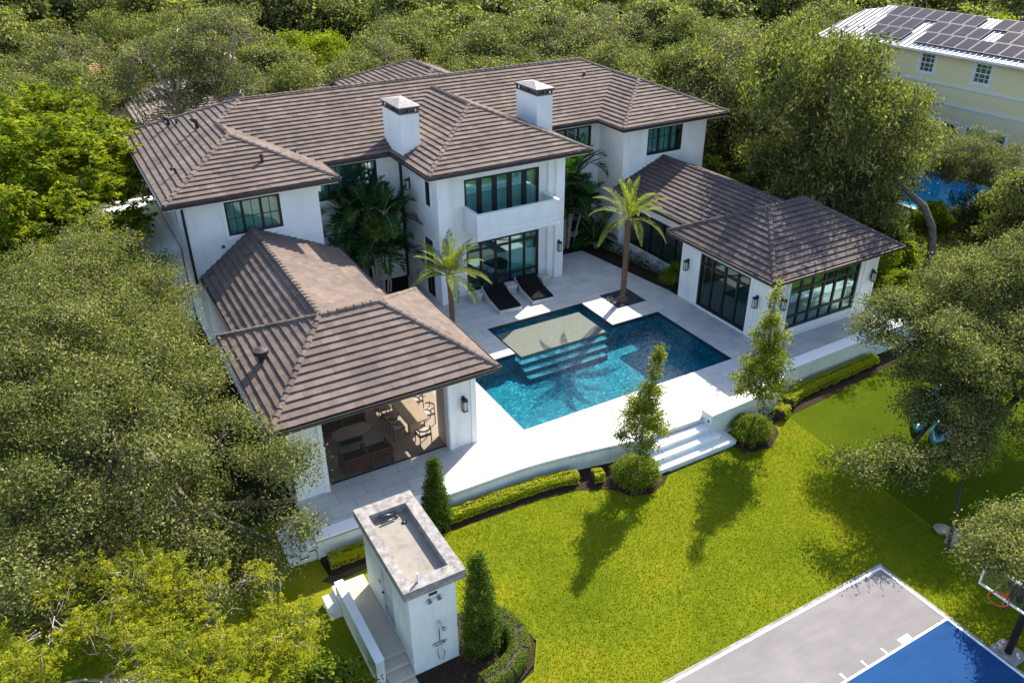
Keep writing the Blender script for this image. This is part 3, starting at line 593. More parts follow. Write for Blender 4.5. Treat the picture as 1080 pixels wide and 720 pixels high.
b=MB(); b.lbox((gx,gy),X,(0,-1),.0,6.61,.002,.05,-.02,.16); b.build('wall_trim',MT['stucco_trim'],house)
# left pavilion: open on the front and the pool side
b=MB(); b.box((-10.42,-4.7,-.02),(-9.38,-3.75,2.72)); b.box((-15.9,-4.7,-.02),(-14.85,-4.1,2.72)); b.box((-10.0,.3,-.02),(-9.38,.95,2.72)); b.box((-15.9,-4.702,2.722),(-9.378,-4.3,3.05)); b.box((-9.78,-4.3,2.723),(-9.379,.95,3.06)); b.build('pavilion_pillar',MT['stucco'],house)
for q in (((-10.40,-4.74,-.01),(-10.24,-4.703,2.71)),((-9.55,-4.74,-.01),(-9.35,-4.703,2.71)),((-9.377,-4.7,-.01),(-9.345,-4.5,2.71)),((-14.95,-4.74,-.01),(-14.8,-4.703,2.71))): b=MB(); b.box(*q); b.build('wall_trim',MT['stucco_trim'],house)
wall(house,(-15.9,7.4),NY,12.1,-.1,3.0); wall(house,(-15.7,.95),X,5.8,-.1,3.0,[(1.0,3.2,1.0,2.4)]); wall(house,(-10.05,.95),PY,7.0,-.1,3.0)
b=MB(); b.box((-15.7,-4.5,.004),(-9.4,.94,.012)); b.build('pavilion_floor',MT['pavfloor'],house)
b=MB(); b.box((-15.88,-4.28,2.80),(-9.80,.93,2.86)); b.build('pavilion_ceiling',MT['ceil'],house)
b=MB(); b.add([(-14.85,-4.42,.03),(-10.42,-4.42,.03),(-10.42,-4.42,2.72),(-14.85,-4.42,2.72)],[(0,1,2,3)]); sc=b.build('insect_screen',MT['screen'],house,fix=False)
for q in (((-14.84,-4.45,.0),(-10.43,-4.40,.045)),((-14.84,-4.46,2.60),(-10.43,-4.38,2.715))): b=MB(); b.box(*q); b.build('screen_rail',MT['bronze'],sc)
b=MB(); b.box((-15.3,.3,.0),(-11.2,.92,.9)); b.box((-15.35,.26,.901),(-11.15,.93,.95)); b.build('kitchen_counter',MT['lightwood'],house)
# chimneys
def chimney(x,y,dx,dy,zb,zt):
    b=MB(); b.box((x,y,zb),(x+dx,y+dy,zt)); c=b.build('chimney',MT['stucco'],house)
    b=MB(); b.box((x-.04,y-.04,zt),(x+dx+.04,y+dy+.04,zt+.06))
    for (px,py) in ((x,y),(x+dx-.08,y),(x,y+dy-.08),(x+dx-.08,y+dy-.08),(x+dx/2-.04,y),(x,y+dy/2-.04)): b.box((px,py,zt+.06),(px+.08,py+.08,zt+.24))
    b.box((x+.12,y+.12,zt+.06),(x+dx-.12,y+dy-.12,zt+.2)); b.box((x-.07,y-.07,zt+.24),(x+dx+.07,y+dy+.07,zt+.31)); b.build('chimney_cap',MT['capmetal'],c)
    b=MB(); k=.08; b.add([(x-k,y-k,zt+.312),(x+dx+k,y-k,zt+.312),(x+dx+k,y+dy+k,zt+.312),(x-k,y+dy+k,zt+.312),(x+dx/2,y+dy/2,zt+.50)],[(0,1,4),(1,2,4),(2,3,4),(3,0,4),(3,2,1,0)]); b.build('cap_roof',MT['capgrey'],c)
    b=MB(); b.sweep([(x-.01,y+dy),(x-.01,y-.01),(x+dx+.01,y-.01)],[(.0,zb),(.025,zb),(.025,zb+.09),(0,zb+.09)]); b.build('flashing',MT['bronze'],c)
    return c
chimney(-6.36,7.86,.90,2.1,6.5,8.52); chimney(.72,7.9,.88,2.0,6.5,8.5)
# roof vents and pipes
def goose(x,y,z,h,r,dirx):
    b=MB(); b.tube([(x,y,z-.1),(x,y,z+h*.7),(x+dirx*.03,y-.02,z+h*.95),(x+dirx*.13,y-.05,z+h),(x+dirx*.2,y-.07,z+h*.85)],[r,r,r*1.1,r*1.2,r*1.25],9); b.build('roof_vent',MT['vent'],house,True)
goose(-14.08,13.12,7.74,.48,.09,-1); goose(-14.93,15.82,7.39,.42,.08,-1); goose(-15.82,9.33,7.02,.25,.05,-1)
b=MB(); b.cyl((-14.62,15.39,7.4),(-14.62,15.39,7.8),.06); b.build('vent_pipe',MT['vent'],house); b=MB(); b.cyl((-12.5,8.26,7.1),(-12.5,8.26,7.55),.07); b.cyl((-12.5,8.26,7.53),(-12.5,8.26,7.62),.10,.07); b.build('vent_pipe',MT['vent'],house)
b=MB(); b.cyl((-10.67,9.81,6.85),(-10.67,9.81,7.08),.05); b.build('vent_pipe',MT['vent'],house); b=MB(); b.cyl((6.55,12.48,7.95),(6.55,12.48,8.25),.08); b.build('vent_pipe',MT['vent'],house)
b=MB(); b.cyl((-15.68,-1.74,3.6),(-15.68,-1.74,4.02),.12,.12,14); b.cyl((-15.68,-1.74,4.02),(-15.68,-1.74,4.14),.25,.25,18); b.cyl((-15.68,-1.74,4.14),(-15.68,-1.74,4.2),.25,.05,18); b.build('exhaust_vent',MT['vent'],house)
# downspouts
for (x,y,z0,z1) in ((-16.14,7.34,2.9,6.4),(-5.86,9.55,.0,6.4),(.97,7.0,.0,6.3)):
    b=MB(); b.box((x-.05,y-.05,z0),(x+.05,y+.05,z1)); b.build('downspout',MT['bronze'],house)
b=MB(); b.cyl((-14.82,7.42,4.27),(-14.82,7.36,4.27),.07,.07,12); b.build('wall_vent',MT['lamp'],house)
for z in (.25,.55): b=MB(); b.box((-5.83,8.3,z),(-5.79,8.42,z+.12)); b.build('wall_outlet',MT['bronze'],house)
# wall lanterns
def lantern(x,y,z,n):
    n=Vector((*n,0)); d=Vector((n.y,-n.x,0)); o=(x,y)
    b=MB(); L=lambda u0,u1,w0,w1,a,c: b.lbox(o,d,n,u0,u1,w0,w1,z+a,z+c)
    L(-.055,.055,.002,.03,.0,.5); L(-.02,.02,.03,.12,.44,.48); L(-.09,.09,.04,.22,.36,.43)
    for u in (-.08,.065):
        for w in (.05,.2): L(u,u+.015,w,w+.015,-.02,.36)
    L(-.09,.09,.04,.22,-.05,-.02); f=b.build('wall_lantern',MT['bronze'],house)
    b=MB(); b.lbox(o,d,n,-.06,.06,.07,.195,z-.018,z+.355); b.build('lantern_glass',MT['lampglass'],f)
for x,y,z,n in ((4.46,.33,1.62,(-1,0)),(4.46,-4.12,1.62,(-1,0)),(5.18,-4.81,1.65,(0,-1)),(10.8,-4.81,1.65,(0,-1)),(.62,5.57,1.5,(0,-1)),(-9.85,-4.72,1.6,(0,-1)),(-5.83,8.6,4.9,(-1,0))): lantern(x,y,z,n)
# flat roofed white side wing, left of the house
b=MB(); b.box((-19.2,10.6,-.9),(-16.15,18.6,3.1)); sw=b.build('side_wing',MT['stucco'],house)
b=MB(); b.sweep([(-19.2,10.6),(-16.2,10.6),(-16.2,18.6),(-19.2,18.6)],[(.05,3.1),(.05,3.3),(-.2,3.3),(-.2,3.1)],True); b.box((-18.99,10.81,3.1),(-16.4,18.39,3.16)); b.build('parapet',MT['stucco_trim'],sw)
# rear walls
b=MB(); b.box((-2.0,18.2,-.9),(5.0,28.4,5.6)); b.build('wall',MT['stucco'],house)

# ------------------------------------------------------------------ pool furniture and patio furniture
def lounger(x,y,rz,label):
    t=thing('sun_lounger',label,'sun lounger',(x,y,0),rz,'black sun loungers on the pool deck')
    b=MB(); w=.58
    prof=[(-1.05,.0),(.95,.0),(1.02,.16),(1.0,.5),(.3,.26),(-1.05,.17)]
    vs=[(-w,u,z) for u,z in prof]+[(w,u,z) for u,z in prof]; n=6
    b.add(vs,[tuple(range(n)),tuple(range(2*n-1,n-1,-1))]+[(i,n+i,n+(i+1)%n,(i+1)%n) for i in range(n)])
    b.box((-w,.98,.16),(w,1.06,.56)); b.build('frame',MT['loungerframe'],t,bevel=.015)
    def pad(name,pts):
        q=MB(); a=[(-w+.04,u,z) for u,z in pts]+[(w-.04,u,z) for u,z in pts]; k=len(pts)
        q.add(a,[tuple(range(k)),tuple(range(2*k-1,k-1,-1))]+[(i,k+i,k+(i+1)%k,(i+1)%k) for i in range(k)]); return q.build(name,MT['blackfabric'],t,bevel=.02)
    pad('seat_pad',[(-1.0,.175),(-1.0,.27),(.27,.365),(.29,.27)]); pad('back_pad',[(.31,.27),(.29,.375),(.96,.62),(.97,.50)])
lounger(-3.28,4.40,R(-4),'black sun lounger nearer the small palm, wholly in shade')
lounger(-1.42,4.50,R(-5),'black sun lounger at the right, with a sunlit triangle on its foot')
for k,(x,y,l) in enumerate(((-4.3,5.15,'stacked stone stool at the left end of the loungers'),(-2.35,5.2,'stacked stone stool between the two black loungers'),(-.42,5.2,'stacked stone stool at the right end of the loungers, by the pillar'))):
    t=thing('side_table',l,'side table',(x,y,0),R((4,-6,8)[k]),'stone stools beside the loungers')
    for i,(s,z0,z1) in enumerate(((.25,0,.14),(.235,.145,.29),(.28,.295,.47))):
        b=MB(); b.box((-s,-s*.9,z0),(s,s*.9,z1)); b.build('slab',MT['sidestone'],t,bevel=.03)
t=thing('dining_table','long pale oak dining table with rounded ends inside the open pavilion','dining table',(-11.05,-2.3,0))
def stadium(hx,hy,r,n=5): 
    o=[]
    for cx,cy,a0 in ((hx-r,hy-r,0),(-hx+r,hy-r,90),(-hx+r,-hy+r,180),(hx-r,-hy+r,270)):
        o+=[(cx+r*math.cos(R(a0+90*i/n)),cy+r*math.sin(R(a0+90*i/n))) for i in range(n+1)]
    return o
b=MB(); b.prism(stadium(.42,1.25,.25),.69,.75); b.poly(stadium(.42,1.25,.25)[::1],.69); b.build('tabletop',MT['lightwood'],t)
for y in (-.75,.75): b=MB(); b.box((-.22,y-.1,0),(.22,y+.1,.69)); b.build('pedestal',MT['lightwood'],t)
def dchair(proto,x,y,rz,label):
    if proto: return copy_tree(proto,(x,y,0.012),rz,label=label)
    t=thing('dining_chair',label,'chair',(x,y,.012),rz,'wooden chairs round the dining table')
    b=MB(); b.box((-.24,-.24,.40),(.24,.24,.44)); b.build('seat_frame',MT['wood'],t,bevel=.01)
    b=MB(); b.box((-.22,-.21,.441),(.22,.22,.50)); b.build('cushion',MT['white_cushion'],t,bevel=.02)
    for sx in (-.22,.22):
        for sy in (-.22,.22): b=MB(); b.cyl((sx,sy,0),(sx*.95,sy*.95,.40 if sy>0 else .72),.022,.018,8); b.build('leg',MT['wood'],t)
    b=MB(); b.tube([(.22*math.cos(a)*1.1,-.05-.22*abs(math.sin(a))*1.1,.68) for a in [math.pi*(1+i/8) for i in range(9)]],.03,8); b.build('backrest',MT['wood'],t)
    return t
pc=None
for x,y,rz,l in ((-10.42,-1.75,90,'wooden dining chair on the sunny side of the table, farther back'),(-10.4,-2.75,90,'wooden dining chair on the sunny side of the table, nearer the opening'),(-11.7,-1.6,-90,'wooden dining chair on the shaded side, farthest back'),(-11.7,-2.3,-90,'wooden dining chair on the shaded side, middle'),(-11.7,-3.0,-90,'wooden dining chair on the shaded side, nearest the opening'),(-11.05,-3.85,0,'wooden dining chair at the near end of the table'),(-11.05,-.75,180,'wooden dining chair at the far end of the table')):
    c=dchair(pc,x,y,R(rz),l); pc=pc or c
def armchair(proto,x,y,rz,label,group):
    if proto: return copy_tree(proto,(x,y,.012),rz,label=label,group=group)
    t=thing('armchair',label,'armchair',(x,y,.012),rz,group)
    b=MB(); b.box((-.38,-.38,.12),(.38,.38,.26)); b.build('seat_frame',MT['wood'],t,bevel=.01)
    b=MB()
    for k in range(4): b.box((-.38,-.42,.14+.14*k),(.38,-.385,.23+.14*k))
    b.build('backrest',MT['wood'],t,bevel=.008)
    for sx in (-.42,.38): b=MB(); b.box((sx,-.43,.0),(sx+.05,.36,.62)); b.build('arm',MT['wood'],t,bevel=.01)
    b=MB(); b.box((-.36,-.28,.262),(.36,.37,.40)); b.build('cushion',MT['cushion'],t,bevel=.03)
    b=MB(); b.box((-.35,-.38,.402),(.35,-.24,.66)); b.build('back_cushion',MT['cushion'],t,bevel=.03)
    return t
a=armchair(None,-13.68,-3.9,0,'teak armchair with slatted back, left of the pair at the opening','teak armchairs in the pavilion')
armchair(a,-12.8,-3.9,0,'teak armchair with slatted back, right of the pair at the opening','teak armchairs in the pavilion')
armchair(a,-13.75,-1.5,R(180),'teak armchair facing out from behind the coffee table, left one','teak armchairs in the pavilion')
armchair(a,-12.87,-1.5,R(180),'teak armchair facing out from behind the coffee table, right one','teak armchairs in the pavilion')
t=thing('coffee_table','low pale slab coffee table between the teak armchairs','coffee table',(-13.2,-2.4,.012))
b=MB(); o=[(-.72,-.15),(-.6,-.32),(.35,-.34),(.75,.0),(.55,.28),(-.2,.36),(-.68,.2)]; b.prism(o,.32,.40); b.poly(o[::1],.32); b.build('tabletop',MT['lightwood'],t)
b=MB(); b.prism([(-.5,-.2),(.3,-.22),(.45,.15),(-.4,.2)],0,.32); b.build('base',MT['cushion'],t)

# ------------------------------------------------------------------ pump and shower house
t=thing('shower_house','small pale pool shower house with a weathered flat concrete roof','outbuilding',(0,0,0))
wall(t,(-15.08,-8.85),NY,3.25,G-.1,2.12,[(1.2,2.05,-.35,1.5)],m='shed_stucco'); wall(t,(-15.08,-12.10),X,1.3,G-.1,2.12,m='shed_stucco')
wall(t,(-13.78,-12.10),PY,3.25,G-.1,2.12,m='shed_stucco'); wall(t,(-13.78,-8.85),NX,1.3,G-.1,2.12,m='shed_stucco')
b=MB(); ro=[(-15.23,-12.24),(-13.53,-12.24),(-13.53,-8.71),(-15.23,-8.71)]; ri=[(-14.95,-11.88),(-13.86,-11.88),(-13.86,-9.15),(-14.95,-9.15)]
b.prism(ro,2.125,2.40,[ri[::-1]]); rf=b.build('roof',MT['concrete'],t)
b=MB(); b.box((-14.99,-11.9,2.0),(-13.84,-9.1,2.14)); b.build('roof_floor',MT['roofscreed'],rf)
b=MB(); b.cyl((-14.75,-12.02,2.3),(-14.75,-12.02,2.68),.028,.028,10); b.build('vent_pipe',MT['white'],t)
b=MB(); b.tube([(-14.7,-9.26,2.24),(-14.5,-9.22,2.27),(-14.28,-9.26,2.24)],.032,8); b.tube([(-14.7,-9.40,2.2),(-14.28,-9.38,2.2)],.03,8); b.cyl((-14.2,-9.3,2.14),(-14.2,-9.3,2.2),.05); b.cyl((-14.1,-9.6,2.14),(-14.1,-9.6,2.18),.07); b.build('pipework',MT['lamp'],t,True)
d=MB(); d.lbox((-15.08,-8.85),NY,(-1,0),1.2,2.05,-.12,-.06,-.34,1.49); dr=d.build('door',MT['shedgrey'],t)
d=MB(); 
for u0,u1,z0,z1 in ((1.2,1.28,-.34,1.49),(1.97,2.05,-.34,1.49),(1.281,1.969,1.38,1.49),(1.281,1.969,-.34,-.22),(1.281,1.969,.42,.52)): d.lbox((-15.08,-8.85),NY,(-1,0),u0,u1,-.059,-.03,z0,z1)
d.build('door_frame',MT['shedgrey'],dr)
d=MB(); d.lbox((-15.08,-8.85),NY,(-1,0),1.3,1.95,-.058,-.052,.54,1.36); d.build('door_pane',MT['loungerframe'],dr)
d=MB(); d.lbox((-15.08,-8.85),NY,(-1,0),1.25,1.29,-.03,.03,.44,.48); d.build('handle',MT['bronze'],dr)
b=MB(); b.box((-14.52,-12.125,1.86),(-14.30,-12.102,1.93)); b.build('wall_vent',MT['bronze'],t)
for x in (-14.54,-14.27): b=MB(); b.cyl((x,-12.10,1.74),(x,-12.2,1.70),.05,.065,12); b.build('spotlight',MT['chrome'],t)
b=MB(); b.cyl((-14.33,-12.15,.12),(-14.33,-12.15,.86),.014); b.tube([(-14.33,-12.11,.86),(-14.33,-12.24,.90),(-14.29,-12.32,.80)],.014,7); b.cyl((-14.28,-12.33,.80),(-14.27,-12.35,.75),.06,.06,14); b.box((-14.46,-12.17,.05),(-14.20,-12.11,.10)); b.cyl((-14.46,-12.14,.075),(-14.52,-12.14,.075),.03); b.cyl((-14.2,-12.14,.075),(-14.14,-12.14,.075),.03)
b.tube([(-14.36,-12.15,.05),(-14.42,-12.16,-.25),(-14.38,-12.17,-.5),(-14.28,-12.17,-.52),(-14.22,-12.17,-.35),(-14.28,-12.16,.02)],.011,6); b.build('outdoor_shower',MT['chrome'],t,True)
b=MB(); b.box((-15.1,-10.0,.7),(-15.083,-9.9,.8)); b.build('wall_outlet',MT['bronze'],t)
t=thing('shower_terrace','stone landing with steps beside the shower house, behind a low pale wall','steps')
b=MB(); b.box((-15.80,-11.5,G-.1),(-15.09,-8.4,-.35)); b.build('landing',MT['pavfloor'],t)
b=MB()
for k in range(3): b.box((-15.79+.0*k,-11.82-.33*k,G-.1),(-15.095,-11.5-.33*k-(.002),-.48-.13*k))
b.build('treads',MT['pavfloor'],t)
b=MB(); b.box((-16.4,-9.2,G-.1),(-16.06,-8.5,-.5)); b.box((-16.06,-8.78,G-.1),(-15.1,-8.41,-.352)); b.build('side_slab',MT['stucco_trim'],t)
t=thing('low_wall','low pale green wall with a white top beside the shower house steps','wall')
b=MB(); b.box((-16.05,-11.95,G-.1),(-15.82,-8.8,.12)); b.build('wall_face',MT['shed_stucco'],t)
b=MB(); b.box((-16.06,-11.96,.122),(-15.81,-8.79,.16)); b.build('coping',MT['stucco_trim'],t)

# ------------------------------------------------------------------ hoop, kayaks, play ramp, rocks
t=thing('basketball_hoop','basketball hoop on a dark pole at the edge of the court','basketball hoop',(-.86,-19.45,G))
b=MB(); b.box((-.30,-.38,0),(.32,.36,.05)); b.build('base',MT['concrete'],t)
b=MB(); b.tube([(0,0,.03),(0,0,2.3),(-.15,0,2.75),(-1.52,0,3.35)],[.10,.10,.10,.07],12); b.build('pole',MT['bronze'],t,True)
b=MB()
for (y0,y1,z0,z1) in ((-.66,.66,3.55,3.6),(-.66,.66,2.85,2.89),(-.66,-.62,2.891,3.549),(.62,.66,2.891,3.549)): b.box((-1.58,y0,z0),(-1.53,y1,z1))
bb=b.build('backboard',MT['white'],t)
b=MB(); b.add([(-1.555,-.63,2.88),(-1.555,.63,2.88),(-1.555,.63,3.56),(-1.555,-.63,3.56)],[(0,1,2,3)]); b.build('pane',MT['boardglass'],bb,fix=False)
b=MB(); b.tube([(-1.86+.23*math.cos(a),.23*math.sin(a),3.05) for a in [2*math.pi*i/24 for i in range(25)]],.018,8); b.box((-1.65,-.06,3.0),(-1.581,.06,3.08)); b.build('rim',MT['rim'],bb,True)
def kayak(x,y,rz,z,L,W,m,label,tilt=0):
    t=thing('kayak',label,'kayak',(x,y,z),rz,'kayaks under the oak'); t.rotation_euler=(R(tilt),0,rz)
    b=MB(); N=18; K=12; rings=[]
    for i in range(N+1):
        s=-1+2*i/N; w=W/2*(1-abs(s)**2.6); h=.30*(1-.55*abs(s)**3); keel=.12*abs(s)**3
        for k in range(K):
            a=2*math.pi*k/K; c,sn=math.cos(a),math.sin(a)
            b.v.append((s*L/2,max(w,.015)*math.copysign(abs(c)**.8,c),keel+.15+ (h/2)*math.copysign(abs(sn)**.7,sn)))
    for i in range(N):
        for k in range(K): b.f.append((i*K+k,i*K+(k+1)%K,(i+1)*K+(k+1)%K,(i+1)*K+k)); b.t.append(.5); b.mi.append(0)
    b.f+= [tuple(range(K)),tuple(N*K+k for k in range(K-1,-1,-1))]; b.t+=[.5,.5]; b.mi+=[0,0]
    b.build('hull',MT[m],t,True)
    for q in (-.55,.45):
        c=MB(); c.tube([(q+.42*math.cos(a),.20*math.sin(a),.315) for a in [2*math.pi*i/20 for i in range(21)]],.03,7); c.poly([(q+.40*math.cos(2*math.pi*i/20),.185*math.sin(2*math.pi*i/20)) for i in range(20)],.306); c.build('cockpit',MT['cushion'],t)
        c=MB(); c.box((q-.36,-.17,.31),(q-.30,.17,.55)); c.build('seat_back',MT['cushion'],t,bevel=.02)
kayak(6.95,-11.0,R(28),G+.02,3.4,.72,'kayak','turquoise kayak lying farthest left under the oak')
kayak(6.9,-11.95,R(22),G+.02,3.5,.72,'kayak','turquoise kayak in front, beside the plank ramp')
kayak(9.3,-10.3,R(28),G+.02,3.3,.72,'kayakblue','blue kayak lying at the back, deeper under the oak')
t=thing('play_ramp','weathered plank ramp with yellow green posts under the right oak','play ramp',(7.8,-12.4,G),R(20))
b=MB()
for k in range(6): b.box((-1.7,-.46+.155*k,.30),(1.9,-.46+.155*k+.145,.35))
ob=b.build('deck',MT['plank'],t); ob.rotation_euler=(0,R(-6),0)
for x,y in ((-.2,-.52),(-.2,.56),(1.7,-.52),(1.7,.56)): b=MB(); b.cyl((x,y,0),(x+.05,y,1.5),.055,.05,10); b.build('post',MT['post'],t)
b=MB(); b.cyl((-.2,-.52,1.42),(-.2,.56,1.42),.045); b.build('crossbar',MT['post'],t)
rk=random.Random(9)
def rock(x,y,r,label):
    bm=bmesh.new(); bmesh.ops.create_icosphere(bm,subdivisions=2,radius=r)
    for v in bm.verts: v.co*=1+.35*noise.noise(v.co*3+Vector((x,y,0))); v.co.z*=.55
    me=bpy.data.meshes.new('rock'); bm.to_mesh(me); bm.free(); me.materials.append(MT['rock']); o=bpy.data.objects.new('rock',me); COL.objects.link(o); o.location=(x,y,G+r*.25); tag(o,label,'rock','pale rocks at the turf edge')
for x,y,r,l in ((1.85,-15.5,.26,'pale rock at the turf edge, the one nearest the house'),(1.95,-15.85,.3,'largest pale rock beside the thin leaning tree'),(1.6,-16.05,.22,'pale rock touching the thin leaning trunk')): rock(x,y,r,l)

# ------------------------------------------------------------------ foliage generators
def leaf_mesh(name, C, Nn, L, W, tint, m, rng, T=None):
    n=len(C)
    if T is None: T=rng.normal(size=(n,3))
    Nn=Nn/np.linalg.norm(Nn,axis=1,keepdims=True)
    T=T-Nn*(T*Nn).sum(1,keepdims=True); T/=np.linalg.norm(T,axis=1,keepdims=True)+1e-9
    B=np.cross(Nn,T); L=np.broadcast_to(L,(n,)) ; W=np.broadcast_to(W,(n,))
    V=np.empty((n,4,3),np.float32)
    V[:,0]=C-T*L[:,None]/2; V[:,1]=C+B*W[:,None]/2-T*L[:,None]*.05+Nn*W[:,None]*.22; V[:,2]=C+T*L[:,None]/2; V[:,3]=C-B*W[:,None]/2-T*L[:,None]*.05+Nn*W[:,None]*.22
    me=bpy.data.meshes.new(name); me.vertices.add(n*4); me.vertices.foreach_set('co',V.ravel())
    me.loops.add(n*4); me.loops.foreach_set('vertex_index',np.arange(n*4,dtype=np.int32)); me.polygons.add(n); me.polygons.foreach_set('loop_start',np.arange(0,n*4,4,dtype=np.int32))
    me.materials.append(m); a=me.attributes.new('tint','FLOAT','FACE'); a.data.foreach_set('value',np.clip(tint,0,1).astype(np.float32)); me.update(); me.validate(); return me
def crown_points(lobes, nclump, rng, low=-.45, shell=.24, gap=.0, bump=.22, fq=.8, sub=None):
    lob=np.array(lobes,float); area=(lob[:,3]*lob[:,4]+lob[:,3]*lob[:,5]+lob[:,4]*lob[:,5]); out=[]; outn=[]; which=[]
    tgt=nclump if not sub else max(12,nclump//sub[0])
    while len(out)<tgt:
        i=rng.choice(len(lob),p=area/area.sum()); d=rng.normal(size=3); d/=np.linalg.norm(d)
        if d[2]<low or (d[2]<0 and rng.random()<.35): continue
        c=lob[i,:3]; r=lob[i,3:]; q=c+d*r
        nz=noise.noise(Vector(q*fq))+.55*noise.noise(Vector(q*fq*2.6)); f=1+bump*nz*1.6-abs(rng.normal())*shell
        p=c+d*r*f
        if gap and noise.noise(Vector(p*fq*1.1)+Vector((7,3,1)))< -gap: continue
        if any(j!=i and (((p-lob[j,:3])/lob[j,3:])**2).sum()<.55 for j in range(len(lob))): continue
        out.append(p); outn.append(d/r); which.append(i)
    n=np.array(outn); n/=np.linalg.norm(n,axis=1,keepdims=True); P=np.array(out); w=np.array(which)
    if not sub: return P,n,w
    k=len(P)*sub[0]; ix=np.repeat(np.arange(len(P)),sub[0]); sr=sub[1]*rng.uniform(.55,1.35,len(P))
    D=rng.normal(size=(k,3)); D[:,2]=np.abs(D[:,2])*.9-.25; D+=n[ix]*.5; D/=np.linalg.norm(D,axis=1,keepdims=True)
    return P[ix]+D*(sr[ix]*rng.uniform(.75,1.05,k))[:,None]*np.array([1,1,.7]), D*.8+n[ix]*.3, w[ix]
def crown_mesh(name, P, N, per, L, W, cr, m, rng, spray=False, flat=.65, up=.45, jit=.75, ctint=.2, ltint=.14):
    n=len(P); ct=np.clip(rng.normal(.5,ctint,n),0,1)
    idx=np.repeat(np.arange(n),per); k=len(idx)
    if spray:
        D=N+rng.normal(size=(n,3))*.7; D[:,2]*=.55; D/=np.linalg.norm(D,axis=1,keepdims=True)
        s=rng.random(k); side=rng.choice([-1,1],k)
        upv=np.tile(np.array([0,0,1.0]),(n,1)); S=np.cross(D,upv); S/=np.linalg.norm(S,axis=1,keepdims=True)+1e-9
        C=P[idx]+D[idx]*((s-.35)*cr*2.4)[:,None]+S[idx]*(side*L*.42*(1.15-s*.6))[:,None]; C[:,2]-=(s**2)*cr*.5; C+=rng.normal(size=(k,3))*cr*.10
        T=S[idx]*side[:,None]+D[idx]*.55+rng.normal(size=(k,3))*.2; Nn=upv[idx]*1.0+rng.normal(size=(k,3))*.35
    else:
        o=rng.normal(size=(k,3))*cr; o[:,2]*=flat; C=P[idx]+o; T=None
        Nn=N[idx]*.55+np.array([0,0,up])+rng.normal(size=(k,3))*jit
    return leaf_mesh(name,C,Nn,L*rng.uniform(.5,1.4,k),W*rng.uniform(.6,1.3,k),ct[idx]+rng.normal(0,ltint,k),m,rng,T)
def branches(trunk, lobes, P, rng, ntw=40, r0=.2, m='bark', tw=.018, which=None):
    b=MB(); n=len(trunk); b.tube(trunk,[r0*(1-.45*i/(n-1)) for i in range(n)],9); top=Vector(trunk[-1]); mid=Vector(trunk[-2])
    for lo in lobes:
        c=Vector(lo[:3]); s=top if rng.random()<.6 else mid.lerp(top,.5)
        q=s.lerp(c,.5)+Vector(rng.normal(size=3)*.18*(c-s).length*.5); e=c+Vector((0,0,lo[5]*.25)); b.tube([s,q,c,e],[r0*.5,r0*.38,r0*.22,r0*.10],7)
    L=np.array([l[:3] for l in lobes])
    for i in rng.choice(len(P),min(ntw,len(P)),replace=False):
        p=Vector(P[i]); c=Vector(L[np.argmin(((L-P[i])**2).sum(1))]); s=c.lerp(p,rng.uniform(.25,.7))+Vector(rng.normal(size=3))*.10*(p-c).length; q=s.lerp(p,.4)+Vector(rng.normal(size=3))*.10*(p-s).length; q2=s.lerp(p,.75)+Vector(rng.normal(size=3))*.09*(p-s).length
        b.tube([s,q,q2,p+(p-q2)*.3],[tw*1.9,tw*1.4,tw*1.0,tw*.5],5)
    return b
def tree(name,label,cat,base,trunk,lobes,nclump,per,L,W,cr,leaf,bark,seed,r0=.2,ntw=60,tw=.018,group=None,gap=.12,spray=False,low=-.45,shell=.24,bump=.22,fq=.8,ctint=.2,up=.45,jit=.75,sub=None):
    rng=np.random.default_rng(seed); t=thing(name,label,cat,base,0,group)
    P,N,w=crown_points(lobes,nclump,rng,low,shell,gap,bump,fq,sub)
    me=crown_mesh('crown',P,N,per,L,W,cr,MT[leaf],rng,spray,ctint=ctint,up=up,jit=jit); o=bpy.data.objects.new('crown',me); COL.objects.link(o); o.parent=t
    branches(trunk,lobes,P,rng,ntw,r0,bark,tw).build('trunk',MT[bark],t,True); return t
def rel(base,lobes): return [(l[0]-base[0],l[1]-base[1],l[2]-base[2],*l[3:]) for l in lobes]

# ------------------------------------------------------------------ trees close to the camera
B0=(-20.6,-1.0,G)
tree('oak_tree','huge olive green oak filling the left side, beside the pavilion roof','tree',B0,[(0,0,0),(.1,.1,1.2),(.3,.2,2.4),(.4,.0,3.2)],
  rel(B0,[(-20.8,5.2,4.2,3.0,3.4,2.2),(-18.7,2.2,3.5,1.55,2.5,1.6),(-21.5,0.5,4.8,2.9,3.4,2.2),(-18.9,-2.2,3.9,1.7,2.5,1.75),(-18.4,-5.6,3.1,1.85,2.2,1.6),(-20.5,-4.6,4.0,2.4,3.0,1.9),(-16.75,-6.9,2.8,1.1,1.2,.85),(-16.55,-7.9,2.7,1.0,1.0,.75),(-17.3,-8.6,2.0,1.0,.9,.7),(-22.8,-3.5,4.0,2.2,3.0,1.9),(-19.3,7.4,3.6,1.7,2.0,1.5),(-18.1,5.2,3.4,1.2,1.8,1.4),(-20.2,-8.3,2.4,1.9,1.7,1.3),(-22.8,-7.4,3.0,2.0,2.0,1.4),(-18.7,-8.8,1.6,1.1,1.1,.9)]),6400,33,.10,.047,.24,'oakleaf','bark',11,.34,260,.02,gap=.2,bump=.3,fq=1.0,shell=.3,sub=(11,.40))
B0=(-20.2,17.5,G)
